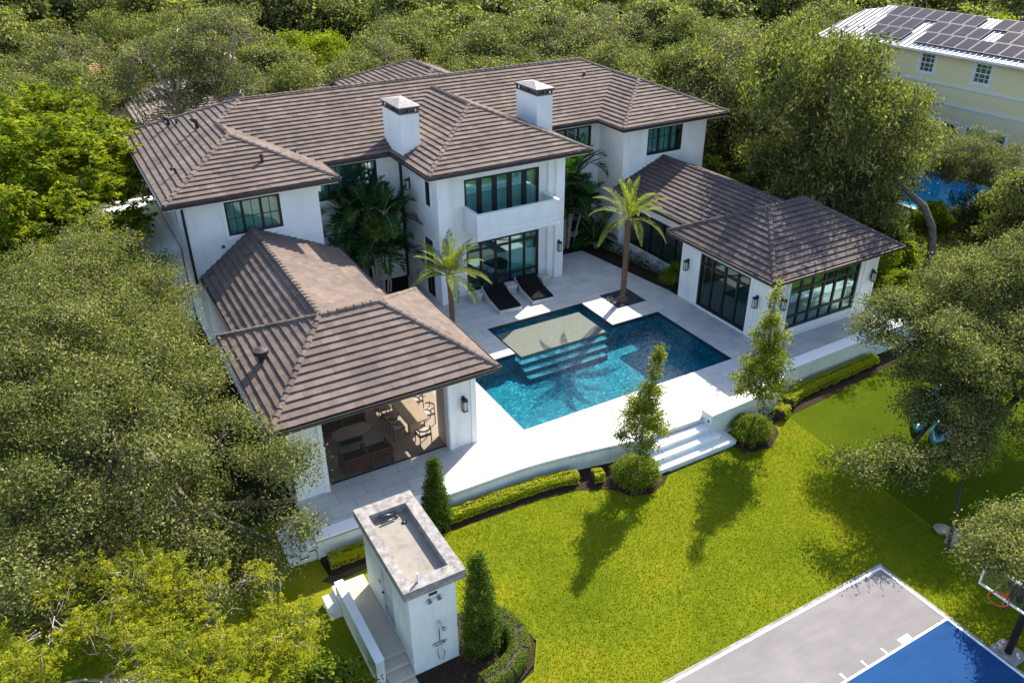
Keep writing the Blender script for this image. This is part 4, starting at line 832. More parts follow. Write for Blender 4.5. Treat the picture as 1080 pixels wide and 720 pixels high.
tree('mango_tree','bright green broad-leaved tree at the upper left beside the house','tree',B0,[(0,0,0),(.1,0,1.5),(.2,-.1,3.2),(.3,-.2,4.4)],
  rel(B0,[(-20.4,20.5,6.0,3.6,3.6,3.0),(-20.3,15.5,6.1,3.0,3.4,2.6),(-18.7,13.5,5.3,1.6,2.0,1.8),(-21.2,11.2,4.6,2.4,2.6,2.2),(-18.0,17.2,5.8,1.6,3.0,1.8),(-19.2,11.5,3.6,1.4,1.6,1.6),(-18.2,12.8,4.4,1.5,1.6,1.4)]),2600,30,.24,.10,.36,'brightleaf','darkbark',12,.3,70,.025,gap=.15,spray=True,ctint=.22)
B0=(-21.6,-11.2,G)
tree('feathery_tree','yellow green feathery tree with bare pale twigs at the lower left','tree',B0,[(0,0,0),(.15,.1,.9),(.3,.2,1.7),(.35,.3,2.4)],
  rel(B0,[(-22.6,-9.6,2.9,1.6,1.6,1.1),(-20.8,-9.6,2.9,1.5,1.5,1.0),(-21.3,-11.6,3.0,1.7,1.5,.9),(-19.2,-10.4,2.3,1.4,1.2,.9),(-18.4,-11.2,1.7,1.2,1.0,.7),(-19.9,-12.2,2.4,1.5,1.2,.8),(-23.2,-11.4,3.1,1.5,1.5,.9),(-17.9,-10.6,1.5,.8,.7,.5)]),3400,24,.085,.028,.15,'yellowleaf','palebark',13,.085,520,.0065,gap=.12,spray=True,shell=.5,bump=.35,ctint=.25)
B0=(-17.35,-12.0,G)
tree('leafy_shrub','broad-leaved yellow green shrub at the bottom left of the shower house','shrub',B0,[(0,0,0),(.05,0,.25),(.05,.05,.5)],
  rel(B0,[(-17.3,-11.9,-.1,.95,.9,.75),(-16.75,-12.5,-.2,.6,.6,.6),(-18.2,-12.4,.0,.9,.8,.7)]),330,22,.13,.055,.13,'shrubleaf','palebark',14,.05,40,.01,gap=.05)
tree('leafy_shrub','thin open shrub standing on the lawn left of the low wall','shrub',(-17.7,-9.9,G),[(0,0,0),(.1,0,.4),(.15,.05,.8)],[(.15,.05,.9,.55,.5,.55),(.5,.3,.7,.4,.4,.35)],70,18,.14,.05,.12,'shrubleaf','palebark',15,.03,26,.009,gap=.0,spray=True)
# young lawn trees and their round bushes
def bush(x,y,rx,rz,label,seed,leaf='shrubleaf',L=.075,n=420,group='round bushes under the young trees'):
    tree('round_bush',label,'bush',(x,y,G),[(0,0,0),(0,0,.15),(0,0,rz*.6)],[(0,0,rz*.45,rx,rx*.92,rz*.62)],n,24,L,L*.45,.085,leaf,'darkbark',seed,.03,20,.008,gap=0,low=-.2,shell=.10,bump=.10,fq=1.6,group=group)
bush(-5.15,-8.62,.78,.85,'round bush under the left young tree, left of the steps',21); bush(.12,-8.72,.74,.8,'round bush under the right young tree, right of the steps',22)
tree('young_tree','slender young tree left of the lawn steps','tree',(-5.05,-8.55,G),[(0,0,0),(.0,0,.8),(.05,0,1.6),(.15,.05,3.2),(.40,.05,4.7)],[(-.1,-.05,1.8,.78,.75,.75),(.0,0,2.2,.74,.7,.85),(.08,.05,2.95,.48,.46,.85),(.25,.05,3.85,.26,.26,.8),(.42,.05,4.75,.13,.13,.6)],460,20,.11,.048,.11,'treeleaf','palebark',23,.05,110,.008,'young trees beside the lawn steps',gap=.02,up=.2,jit=1.0,shell=.45,bump=.5,fq=2.2,ctint=.3)
tree('young_tree','fuller young tree right of the lawn steps','tree',(.25,-8.65,G),[(0,0,0),(.05,0,.8),(.05,0,1.6),(.1,.05,4.2),(.04,0,5.6)],[(.0,.0,2.1,.85,.85,.85),(.05,0,2.8,.88,.86,1.0),(.1,.05,3.8,.58,.56,1.0),(.08,.03,4.85,.30,.30,.85),(.02,0,5.75,.14,.14,.6)],660,20,.11,.048,.11,'treeleaf','palebark',24,.055,120,.008,'young trees beside the lawn steps',gap=.02,up=.2,jit=1.0,shell=.42,bump=.5,fq=2.2,ctint=.3)
# columnar shrubs by the shower house
def cone(x,y,h,r,label,seed):
    lob=[(0,0,h*(.14+.22*k),r*(1-.06*k-.045*k*k),r*(1-.06*k-.045*k*k),h*.2) for k in range(4)]+[(0,0,h*.93,r*.28,r*.28,h*.09)]
    tree('columnar_shrub',label,'shrub',(x,y,G),[(0,0,0),(0,0,h*.4),(0,0,h*.9)],lob,620,20,.085,.032,.075,'coneleaf','darkbark',seed,.04,10,.008,'columnar evergreens by the shower house',gap=0,low=-.9,shell=.12,bump=.16,fq=2.2)
cone(-12.15,-7.25,2.75,.42,'columnar evergreen against the deck wall, behind the shower house roof',31); cone(-13.15,-12.15,3.4,.50,'taller columnar evergreen at the right side of the shower house',32)
# hedges
def hedge(label,path,w,h,seed,leaf,group=None,L=.06,den=420,core='mulch',wob=.28):
    rng=np.random.default_rng(seed); t=thing('hedge',label,'hedge',(path[0][0],path[0][1],G),0,group); P=[Vector((p[0]-path[0][0],p[1]-path[0][1])) for p in path]; C=[];N=[]
    for a,c in zip(P[:-1],P[1:]):
        d=c-a; ln=d.length; d/=ln; nn=Vector((d.y,-d.x)); k=int(ln*den)
        for i in range(k):
            u=rng.random()*ln; ang=rng.uniform(-.35,math.pi+.35); nz=noise.noise(Vector((a.x+d.x*u,a.y+d.y*u,ang))*3.1+Vector((seed,0,0)))
            f=(1+wob*nz)*rng.uniform(.86,1.02); o=math.cos(ang); v=math.sin(ang)
            se=lambda q:math.copysign(abs(q)**.6,q)
            x=a+d*u+nn*(w/2*se(o)*f); C.append((x.x,x.y,max(.02,h*.45+h*.55*se(v)*f))); N.append((nn.x*o,nn.y*o,v+.3))
    C=np.array(C);N=np.array(N)+rng.normal(size=(len(C),3))*.5; k=len(C)
    me=leaf_mesh('leaves',C,N,L*rng.uniform(.7,1.3,k),L*.5*rng.uniform(.8,1.2,k),rng.normal(.5,.22,k),MT[leaf],rng); o=bpy.data.objects.new('leaves',me); COL.objects.link(o); o.parent=t
    b=MB(); b.sweep([tuple(p) for p in P],[(-w*.36,0),(-w*.34,h*.8),(w*.34,h*.8),(w*.36,0)]); b.build('stems',MT['darkbark'],t)
hg='low yellow green hedges along the deck wall'
hedge('short yellow green hedge by the deck wall, left of the shower house',[(-15.75,-7.15),(-14.9,-7.2),(-14.1,-7.15)],.46,.42,41,'hedgeleaf',hg,den=2100)
hedge('long yellow green hedge curving along the deck wall right of the shower house',[(-11.75,-7.2),(-10.4,-7.2),(-8.9,-7.25),(-7.9,-7.35),(-6.9,-7.55)],.46,.42,42,'hedgeleaf',hg,den=2100)
hedge('small round yellow green hedge tuft just left of the left round bush',[(-6.45,-7.85),(-6.1,-7.95)],.46,.42,43,'hedgeleaf',hg,den=2300)
hedge('yellow green hedge under the parapet wall of the guest wing',[(2.9,-7.9),(3.7,-7.6),(5.2,-7.5),(6.8,-7.45),(8.6,-7.35)],.50,.45,44,'hedgeleaf',hg,den=2100)
hedge('small yellow green hedge clump at the bend of the parapet wall',[(1.95,-8.35),(2.45,-8.15)],.5,.45,45,'hedgeleaf',hg,den=2300)
hedge('curved clipped boxwood hedge around the taller columnar evergreen',[(-12.55,-11.35),(-12.25,-11.8),(-12.15,-12.4),(-12.4,-13.0),(-13.0,-13.35),(-13.7,-13.45)],.62,.5,46,'boxleaf',None,.05,2600,wob=.06)

# ------------------------------------------------------------------ palms
def frond(C,Nn,T,LL,tt,ra, base,az,el,length,droop,ll,nl,rng,tint,vee=.5):
    p=Vector(base); d=Vector((math.cos(az)*math.cos(el),math.sin(az)*math.cos(el),math.sin(el))); pts=[p.copy()]; st=length/nl
    side=Vector((-math.sin(az),math.cos(az),0))
    for i in range(nl):
        d=(d+Vector((0,0,-droop*st*(1+1.2*i/nl)))).normalized(); p=p+d*st; pts.append(p.copy()); s=(i+1)/nl
        if s<.12: continue
        upv=side.cross(d)*-1 if side.cross(d).z<0 else side.cross(d)
        l=ll*(.35+1.1*math.sin(math.pi*min(1,.12+.88*s)**.9))*(1 if s<.9 else .8)
        for sg in (-1,1):
            td=(side*sg*.72+d*.8+upv*vee*.4+Vector(rng.normal(size=3)*.09)).normalized(); td.z-=.18*s; td.normalize()
            C.append(p+td*l*.5); Nn.append(upv+side*sg*-.5*vee); T.append(td); LL.append(l); tt.append(tint+rng.normal(0,.1))
    ra.append(pts)
def palm(label,base,h,nf,fl,ll,seed,lean,leaf='palmleaf',r=.11):
    rng=np.random.default_rng(seed); t=thing('palm_tree',label,'palm tree',base,rng.uniform(0,6),'date palms on the pool deck')
    t.rotation_euler=(0,0,0); b=MB(); N=22; pts=[(lean[0]*(i/N)**1.6,lean[1]*(i/N)**1.6,h*i/N) for i in range(N+1)]
    b.tube(pts,[r*1.9 if i==0 else r*(1.15 if i<2 else 1.0)*(1+.10*(i%2))*(1.2 if i>N-3 else 1) for i in range(N+1)],12); b.build('trunk',MT['palmbark'],t)
    C=[];Nn=[];T=[];LL=[];tt=[];ra=[]; top=Vector(pts[-1])
    for i in range(nf):
        az=2.4*i+rng.normal(0,.15); k=i/nf; el=R(82-72*k+rng.normal(0,6)); frond(C,Nn,T,LL,tt,ra,top+Vector((0,0,.05)),az,el,fl*rng.uniform(.88,1.1),.34+.16*k,ll,34,rng,.62-.35*k*rng.random())
    me=leaf_mesh('fronds',np.array(C),np.array(Nn),np.array(LL),.042,np.array(tt),MT[leaf],rng,np.array(T)); o=bpy.data.objects.new('fronds',me); COL.objects.link(o); o.parent=t
    b=MB()
    for p in ra: b.tube(p[::3],[.022*(1-.8*i/len(p[::3])) for i in range(len(p[::3]))],5)
    b.build('frond_stems',MT['post'],o); return t
palm('smaller date palm beside the left pillar of the house',(-6.75,2.5,0),2.95,24,1.9,.27,51,(-.05,.05))
palm('taller date palm in the dark gravel square by the pool','%s'and(1.95,1.85,-.03),4.05,19,2.2,.27,52,(.02,.0),r=.13)
b=MB(); b.cyl((1.95,1.85,-.03),(1.95,1.85,.12),.32,.2,14); tag(b.build('root_mound',MT['palmbark']),'brown fibrous root mound at the foot of the taller palm','root mound')
def areca(label,base,stems,seed,h,fl,ll,spread=.5,cat='palm',name='areca_palm'):
    rng=np.random.default_rng(seed); t=thing(name,label,cat,base); C=[];Nn=[];T=[];LL=[];tt=[];ra=[]; b=MB()
    for k in range(stems):
        a=rng.uniform(0,6.28); q=rng.uniform(.1,1)*spread; hh=h*rng.uniform(.35,1); lx,ly_=math.cos(a)*q,math.sin(a)*q
        top=Vector((lx*(1+.5*hh/h)+rng.normal(0,.08),ly_*(1+.5*hh/h),hh)); b.tube([(lx*.7,ly_*.7,0),(lx*.9,ly_*.9,hh*.5),top],[.055,.05,.035],7)
        for i in range(7): frond(C,Nn,T,LL,tt,ra,top,2.4*i+a+rng.normal(0,.25),R(72-9*i+rng.normal(0,8)),fl*rng.uniform(.8,1.15),.30+.06*i,ll,22,rng,.30+.3*rng.random()*(rng.random()<.35)+(.5 if rng.random()<.06 else 0),.6)
    me=leaf_mesh('fronds',np.array(C),np.array(Nn),np.array(LL),.085,np.array(tt),MT['areca'],rng,np.array(T)); o=bpy.data.objects.new('fronds',me); COL.objects.link(o); o.parent=t
    for p in ra: b.tube(p[::4],[.016*(1-.7*i/len(p[::4])) for i in range(len(p[::4]))],5)
    b.build('stems',MT['palebark'],t)
areca('tall dark green areca palm clump in the corner left of the centre block',(-7.9,8.3,0),17,61,4.3,1.75,.50,.8)
areca('tall dark palm clump in the corner right of the centre block',(2.9,8.6,0),16,62,4.6,1.8,.55,.8)
areca('low arching cycad in the bed behind the taller palm',(4.6,7.7,0),3,63,.7,1.5,.34,.35,'cycad','cycad_plant')
b=MB(); b.poly([(.92,9.6),(1.0,7.78),(3.6,7.78),(4.5,1.55),(4.5,.87),(5.85,.87),(5.75,9.6)],.004); struct(b.build('planting_bed',MT['mulch']))
b=MB(); b.poly([(-10.3,8.0),(-7.4,7.6),(-7.38,6.92),(-6.92,6.92),(-5.85,9.6),(-10.5,9.6)],.006); struct(b.build('planting_bed',MT['mulch']))
def agave(base,r,n,seed,label):
    rng=np.random.default_rng(seed); C=[];Nn=[];T=[];LL=[]
    for i in range(n):
        az=2.4*i; el=R(15+62*i/n+rng.normal(0,5)); d=np.array([math.cos(az)*math.cos(el),math.sin(az)*math.cos(el),math.sin(el)]); l=r*rng.uniform(.8,1.1); C.append(d*l*.5+np.array([0,0,.1])); T.append(d); LL.append(l); Nn.append(np.array([-d[0]*.6,-d[1]*.6,1]))
    me=leaf_mesh('silver_plant',np.array(C),np.array(Nn),np.array(LL),.055,rng.normal(.5,.3,n),MT['agave'],rng,np.array(T)); o=bpy.data.objects.new('silver_plant',me); COL.objects.link(o); o.location=base; tag(o,label,'plant','silver spiky plants in the bed by the guest wing')
al=['nearest the tall palm trunk','second along from the palm trunk','in the middle of the silver row','the biggest, just past the middle of the row','near the green shrub','touching the green shrub by the wing pillar','set back against the dark windows','set back against the windows, nearer the wing pillar','farthest back, beside the cycad']
for i,(x,y,r) in enumerate(((4.75,6.3,0.91),(4.95,5.6,1.04),(4.85,4.9,0.98),(5.1,4.3,1.17),(5.0,3.5,1.04),(5.1,2.9,0.98),(5.5,5.0,.7),(5.55,3.7,.7),(5.2,6.9,.65))): agave((x,y,.02),r*.85,26,70+i,'silver grey spiky plant, '+al[i])
def shrub(x,y,z,rx,rz,label,seed,leaf,L=.09,n=260,group=None,name='shrub'):
    tree(name,label,'shrub',(x,y,z),[(0,0,0),(0,0,rz*.3),(0,0,rz*.7)],[(0,0,rz*.5,rx,rx*.9,rz*.6),(rx*.5,rx*.3,rz*.42,rx*.6,rx*.6,rz*.45)],n,24,L,L*.45,.12,leaf,'darkbark',seed,.03,16,.01,gap=.05,low=-.35,shell=.2,bump=.28,fq=1.4,group=group)
shrub(4.95,1.75,0,.55,1.1,'fresh green shrub in the bed against the wing pillar',81,'shrubleaf',.07)
shrub(4.0,7.9,0,.55,.8,'dark green low shrub at the corner of the pool terrace bed',82,'darkleaf'); shrub(2.0,8.3,0,.5,.5,'small dark ground shrub beside the centre block pillar',83,'darkleaf',.08,150)
shrub(-9.2,8.7,0,.6,1.0,'dark shrub under the windows between pavilion link and areca',84,'darkleaf')
shrub(1.3,-7.95+.0,G,.32,.45,'silvery tuft between parapet wall and right young tree',85,'agave',.10,60)
# ------------------------------------------------------------------ right side trees
B0=(10.2,-13.8,G)
tree('oak_tree','spreading grey green oak over the kayaks at the right edge','tree',B0,[(0,0,0),(-.1,.1,1.1),(-.4,.3,2.2),(-.8,.5,3.0)],
  rel(B0,[(8.6,-11.0,3.9,2.4,2.3,1.5),(5.6,-10.6,3.1,1.9,1.9,1.15),(11.2,-11.5,4.2,2.6,2.4,1.6),(6.0,-12.8,3.3,2.2,1.7,1.0),(4.6,-12.0,2.1,.9,.8,.5),(6.7,-14.2,1.8,1.7,1.3,.8),(7.5,-14.8,3.9,2.2,1.8,1.0),(.75,-14.0,1.0,1.1,.75,.5),(-.1,-13.6,1.0,.7,.6,.4),(5.0,-12.9,1.9,1.0,.9,.55),(3.9,-12.8,1.6,.8,.65,.4)]),6000,26,.10,.05,.20,'oakleaf','darkbark',101,.24,220,.016,gap=.16,fq=1.0,sub=(11,.38))
B0=(1.05,-16.25,G)
tree('thin_tree','thin dark leaning tree on the turf edge with low spreading crown','tree',B0,[(0,0,0),(.35,.25,.8),(1.0,.7,1.6),(1.9,1.2,2.2)],
  rel(B0,[(3.3,-14.6,1.6,1.0,.8,.55),(4.2,-14.1,2.0,1.1,.9,.6),(2.5,-14.9,1.5,.7,.6,.4)]),620,24,.09,.045,.17,'oakleaf','darkbark',102,.06,150,.012,gap=.15,fq=1.2)
B0=(1.2,-18.5,G)
tree('small_oak','small grey green oak behind the basketball hoop','tree',B0,[(0,0,0),(-.05,.05,.6),(-.1,.1,1.2),(-.15,.1,1.7)],
  rel(B0,[(-1.6,-18.35,3.0,.95,.7,.5),(-2.1,-19.9,3.6,.9,.7,.45),(-1.0,-19.1,3.5,.9,.7,.45),(-.3,-18.3,2.3,.9,.7,.5),(1.3,-17.5,.9,1.0,.8,.6),(-2.75,-19.0,3.35,.85,.6,.4),(-2.9,-20.0,3.8,.6,.6,.3),(1.4,-18.2,1.5,1.3,1.0,.9),(.4,-19.0,1.2,.9,.8,.7),(1.8,-19.4,1.7,1.3,1.1,.9)]),1450,24,.09,.045,.16,'oakleaf','darkbark',103,.09,120,.011,gap=.12,fq=1.2)
# shared oak kinds for the tree belt
def proto(seed,leaf,bark,nclump,per,L,h=5.2,wide=1.0):
    rng=np.random.default_rng(seed); lob=[(0,0,h,2.6*wide,2.6*wide,2.1)]
    for k in range(7):
        a=k*.9+rng.uniform(0,.5); q=rng.uniform(1.5,2.7)*wide; lob.append((math.cos(a)*q,math.sin(a)*q,h+rng.uniform(-1.5,.9),rng.uniform(1.3,2.0)*wide,rng.uniform(1.3,2.0)*wide,rng.uniform(1.1,1.6)))
    for k in range(4):
        a=k*1.6+rng.uniform(0,.6); q=rng.uniform(1.2,2.2)*wide; lob.append((math.cos(a)*q,math.sin(a)*q,h-rng.uniform(1.8,2.6),rng.uniform(1.1,1.6),rng.uniform(1.1,1.6),rng.uniform(.9,1.2)))
    P,N,w=crown_points(lob,nclump,rng,-.5,.30,.14,.30,.9,(11,.62)); cm=crown_mesh('crown',P,N,per,L,L*.48,.30,MT[leaf],rng)
    tm=branches([(0,0,0),(.1,.05,h*.25),(.0,.1,h*.5),(.1,0,h*.72)],lob,P,rng,150,.26,bark,.026).mesh('trunk',MT[bark],True); return cm,tm
PR=[proto(201,'oakleaf','bark',1750,22,.17),proto(202,'oakleaf2','palebark',1750,22,.17,5.4,1.05),proto(203,'oakleaf','bark',1600,22,.18,4.8,.95),proto(204,'brightleaf','darkbark',1300,24,.19,5.0,.95),proto(205,'darkleaf','darkbark',1300,24,.17,4.6,1.0),proto(206,'yellowleaf','palebark',1100,24,.18,4.4,.9),proto(207,'oakleaf2','palebark',900,22,.17,8.8,.95)]
KN=['olive green oak','grey green oak','dense olive oak','bright green tree','dark green tree','yellow green tree']
def belt(kind,x,y,s,rz,label,group,sz=None,name='oak_tree'):
    cm,tm=PR[kind]; t=thing(name,label,'tree',(x,y,G),rz,group); t.scale=(s,s,sz or s)
    for n,me in (('crown',cm),('trunk',tm)): o=bpy.data.objects.new(n,me); COL.objects.link(o); o.parent=t
    return t
g1='oaks between the house and the yellow house'
for a in ((0,14.6,3.0,1.1,.3,'olive oak right behind the ridge of the guest wing',1.62),(1,19.5,11.5,1.2,1.9,'grey green oak rising beyond the right end of the main roof',1.35),(0,24.5,16.5,1.2,2.7,'olive oak between the main roof and the left end of the solar roof',1.1),(2,16.5,15.5,1.1,4.0,'dense oak whose crown meets the right hip of the main roof',1.3),(1,22.5,5.0,1.0,5.1,'grey green oak in front of the yellow wall',.92),(0,15.4,.9,.95,.9,'olive oak on the crooked trunk beside the guest wing',1.3),(1,28.6,2.2,.62,3.3,'grey green oak in front of the right part of the yellow house',.66),(2,23.6,-4.6,.72,2.0,'olive oak at the right edge below the neighbour pool',.85),(0,29.5,11.5,.9,4.4,'olive oak touching the left window of the yellow house',.85)):
    belt(a[0],a[1],a[2],a[3],a[4],a[5],g1,a[6])
t=thing('bent_trunk_tree','bare crooked dark trunk leaning beside the guest wing roof','tree',(18.4,-2.7,G)); b=MB(); b.tube([(0,0,0),(.05,0,1.3),(-.1,.25,2.6),(-.55,.7,3.7),(-1.0,1.6,4.4),(-1.1,2.9,5.1)],[.27,.23,.2,.18,.15,.11],9); b.build('trunk',MT['bark'],t,True)
b=MB(); rng=np.random.default_rng(5)
lob=[(-1.3,3.0,5.6,1.8,1.8,1.2)]; P,N,w=crown_points(lob,260,rng); me=crown_mesh('crown',P,N,24,.14,.065,.25,MT['oakleaf'],rng); o=bpy.data.objects.new('crown',me); COL.objects.link(o); o.parent=t
# understory along the boundary
ul=['in the gap right of the white right wing wall','behind the guest wing link roof, left part','behind the guest wing link roof, middle','behind the peak of the guest wing roof','just right of the guest wing roof corner','at the foot of the crooked trunk','right of the crooked trunk','below the neighbour pool','at the far right below the neighbour pool','beside the right wall of the guest wing','behind the guest wing terrace end','between crooked trunk and guest wing eave','under the oaks right of the main roof','beyond the crooked trunk, half shaded']
for i,(x,y,r,h,k) in enumerate(((13.6,9.5,1.6,3.6,0),(13.4,6.8,1.5,3.2,0),(13.7,4.0,1.6,3.0,0),(14.2,1.2,1.6,3.0,1),(14.0,-2.2,1.4,2.6,1),(17.4,-1.6,1.2,1.6,1),(19.6,-4.6,1.2,1.7,0),(24.6,1.6,1.3,1.3,1),(26.3,-1.2,1.5,2.4,0),(13.0,-4.8,1.0,1.9,1),(12.7,-7.2,.9,1.3,0),(16.3,-.8,1.6,3.0,0),(14.2,12.5,1.7,3.8,0),(21.0,3.6,1.6,2.8,1))):
    shrub(x,y,G,r,h,('dark','green')[k]+' understory shrub '+ul[i],300+i,('darkleaf','brightleaf')[k],.15,420,'understory shrubs along the right boundary','understory_shrub')
# belt behind the house
g2='oaks behind the house'
bk=[(6,-12.6,30.0,.95,.2,'grey green pale-trunked oak standing in front of the neighbour tiled roof',.95),(6,-9.6,30.8,1.0,1.5,'grey green oak with pale trunk just left of the main ridge start',1.05),(0,-2.4,31.5,1.1,2.2,'olive oak behind the left third of the main ridge',1.0),(1,2.6,32.5,1.05,3.1,'grey green oak behind the left chimney',1.05),(0,8.2,29.0,1.1,.8,'olive oak directly above the right chimney',1.0),(2,13.5,27.0,1.15,5.2,'dense oak above the right end of the main ridge',1.0),(0,12.5,34.5,1.25,2.9,'olive oak in the second row above the right chimney',1.15),(0,18.5,22.5,1.15,1.2,'olive oak beyond the right hip of the main roof',1.05),(4,22.0,26.0,1.1,3.9,'dark tree in the gap above the right hip',1.0),(1,27.5,23.5,1.15,4.9,'grey green oak left of the solar roof, in front',1.05),(1,18.5,33.0,1.25,.1,'grey green oak in the second row, above the right hip',1.15),(0,31.5,29.5,1.2,1.0,'olive oak directly left of the solar roof end',1.1),(0,6.5,39.5,1.25,3.3,'olive oak at the top edge above the left chimney',1.15),(2,-4.5,39.5,1.2,4.4,'dense oak at the top edge above the left part of the ridge',1.1),(0,-20.5,36.0,1.15,5.5,'olive oak at the top left behind the bright green tree',1.05),(1,-17.5,45.5,1.2,.7,'grey green oak at the top left corner, second row',1.1),(2,-25.0,46.0,1.25,2.6,'dense oak at the very top left corner',1.1),(3,1.5,46.5,1.0,3.6,'yellowish tree at the top edge, left of centre',1.0),(0,-11.8,49.5,1.0,1.9,'olive oak in front of the tan roof',1.25),(1,25.0,36.0,1.2,5.9,'grey green oak at the top edge right of centre',1.1),(4,14.0,42.0,1.2,.4,'dark tree at the top edge in the middle',1.1),(3,-26.5,29.0,.95,1.1,'bright tree at the left edge behind the broad-leaved tree',1.0)]
for a in bk: belt(a[0],a[1],a[2],a[3],a[4],a[5],g2,a[6])
g3='trees behind the yellow house'
for a in ((4,46.5,21.0,1.1,.2,'dark tree behind the left end of the solar ridge',1.2),(3,49.5,15.0,1.0,1.2,'bright tree behind the middle of the solar ridge',1.15),(1,48.5,9.0,1.1,2.2,'grey green oak behind the right part of the solar ridge',1.15),(0,42.5,27.0,1.15,3.2,'olive oak behind the left corner of the yellow house',1.15)): belt(a[0],a[1],a[2],a[3],a[4],a[5],g3,a[6])
# far woodland: reads as one mass
rng=np.random.default_rng(77); me0=PR[2][0]; nv=len(me0.vertices); co=np.empty(nv*3,np.float32); me0.vertices.foreach_get('co',co); co=co.reshape(-1,4,3)[::3]; ti=np.empty(len(me0.polygons),np.float32); me0.attributes['tint'].data.foreach_get('value',ti); ti=ti[::3]
VV=[];TT=[]
for gx_,gy_ in [(a,c) for a in range(-74,150,8) for c in range(14,200,8)]:
    x=gx_+rng.uniform(-3,3); y=gy_+rng.uniform(-3,3)
    if x<-31 and (y<22 or y>100 or x<-72+ (y-22)*.1): continue
    if (x>=-31 and y<50-.40*(x+25)) or (30<x<57 and y<30) or (x<12 and y<52) or y<-34+.576*(x+19.9) or (x<4 and y<66 and x>-22): continue
    s=rng.uniform(1.1,1.6); a=rng.uniform(0,6.28); c,sn=math.cos(a),math.sin(a); q=(co-co.mean(1,keepdims=True))*1.8+co.mean(1,keepdims=True)
    q=q*s; q=np.stack([q[...,0]*c-q[...,1]*sn+x,q[...,0]*sn+q[...,1]*c+y,q[...,2]*.95+G],-1); VV.append(q); TT.append(np.clip(ti+rng.normal(0,.12),0,1))
V=np.concatenate(VV).astype(np.float32); n=len(V); me=bpy.data.meshes.new('woodland'); me.vertices.add(n*4); me.vertices.foreach_set('co',V.ravel()); me.loops.add(n*4); me.loops.foreach_set('vertex_index',np.arange(n*4,dtype=np.int32)); me.polygons.add(n); me.polygons.foreach_set('loop_start',np.arange(0,n*4,4,dtype=np.int32)); me.materials.append(MT['oakleaf']); a=me.attributes.new('tint','FLOAT','FACE'); a.data.foreach_set('value',np.concatenate(TT)); me.update(); me.validate()
o=bpy.data.objects.new('woodland',me); COL.objects.link(o); tag(o,'far olive green woodland along the top edge','woodland',kind='stuff')

# undergrowth: a thicket nobody could count
def thicket(name,label,poly_,n,hmax,leaf,seed,L,holes=()):
    rng=np.random.default_rng(seed); pv=np.array(poly_); lo=pv.min(0); hi=pv.max(0); X_=rng.uniform(lo[0],hi[0],n); Y_=rng.uniform(lo[1],hi[1],n); ins=np.zeros(n,bool); j=len(poly_)-1
    for i in range(len(poly_)):
        xi,yi=poly_[i]; xj,yj=poly_[j]; ins^=((yi>Y_)!=(yj>Y_))&(X_<(xj-xi)*(Y_-yi)/(yj-yi+1e-12)+xi); j=i
    for (a,c,e,f) in holes: ins&=~((X_>a)&(X_<e)&(Y_>c)&(Y_<f))
    X_,Y_=X_[ins],Y_[ins]; k=len(X_); H=np.array([max(.1,hmax*(.55+.75*noise.noise(Vector((x*.55,y*.55,seed)))+.25*noise.noise(Vector((x*1.9,y*1.9,seed))))) for x,y in zip(X_,Y_)])
    Z_=G+H*rng.uniform(.45,1,k)**.6; C=np.stack([X_,Y_,Z_],1); Nn=rng.normal(size=(k,3))*.8+np.array([0,0,.7]); ct=np.array([noise.noise(Vector((x*.9,y*.9,3+seed))) for x,y in zip(X_,Y_)])
    me=leaf_mesh(name,C,Nn,L*rng.uniform(.7,1.3,k),L*.5*rng.uniform(.8,1.2,k),.45+ct*.5+rng.normal(0,.15,k),MT[leaf],rng); o=bpy.data.objects.new(name,me); COL.objects.link(o); tag(o,label,'undergrowth',kind='stuff')
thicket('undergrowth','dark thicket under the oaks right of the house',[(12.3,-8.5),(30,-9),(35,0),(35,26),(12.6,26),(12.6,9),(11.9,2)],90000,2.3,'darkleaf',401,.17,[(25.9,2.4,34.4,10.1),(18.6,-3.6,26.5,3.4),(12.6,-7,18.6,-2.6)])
thicket('undergrowth','low green ground cover between guest wing and crooked trunk',[(12.4,-7.2),(26.5,-3.8),(26.5,3.4),(18.6,3.4),(17,-2),(12.4,-2.6)],16000,.55,'brightleaf',404,.12)
thicket('undergrowth','leafy thicket behind the house along the rear boundary',[(-16,29.5),(34,18.5),(34,33),(10,34),(6,50),(-16,34)],60000,2.2,'oakleaf',402,.2)
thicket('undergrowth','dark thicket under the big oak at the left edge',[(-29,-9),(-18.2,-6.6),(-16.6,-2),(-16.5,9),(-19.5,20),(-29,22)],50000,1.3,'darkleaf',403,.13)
# ------------------------------------------------------------------ neighbouring houses
yh=thing('yellow_house','yellow two-storey house with a solar panel roof at the top right','house')
ez=7.0; ex=34.9; s=.4; y0,y1=-14,18.8; rx=39.5
b=MB()
def seamface(b,pts,e,step=.42):
    P=[Vector(p) for p in pts]; b.add(P,[tuple(range(len(P)))]); e=Vector(e); n=(P[1]-P[0]).cross(P[2]-P[0]).normalized(); n=n if n.z>0 else -n; sv=n.cross(e); sv=sv if sv.z>0 else -sv
    uv=[((p-P[0]).dot(e),(p-P[0]).dot(sv)) for p in P]; u=min(q[0] for q in uv)+step/2
    while u<max(q[0] for q in uv):
        c=clip(clip(uv,0,u-.02,True),0,u+.02,False)
        if len(c)>=3:
            v0=min(q[1] for q in c); v1=max(q[1] for q in c); K=lambda q,w,h:P[0]+e*q+sv*w+n*h
            b.add([K(u-.02,v0,.001),K(u+.02,v0,.001),K(u+.02,v1,.001),K(u-.02,v1,.001),K(u-.02,v0,.06),K(u+.02,v0,.06),K(u+.02,v1,.06),K(u-.02,v1,.06)],[(4,5,6,7),(0,1,5,4),(1,2,6,5),(2,3,7,6),(3,0,4,7)])
        u+=step
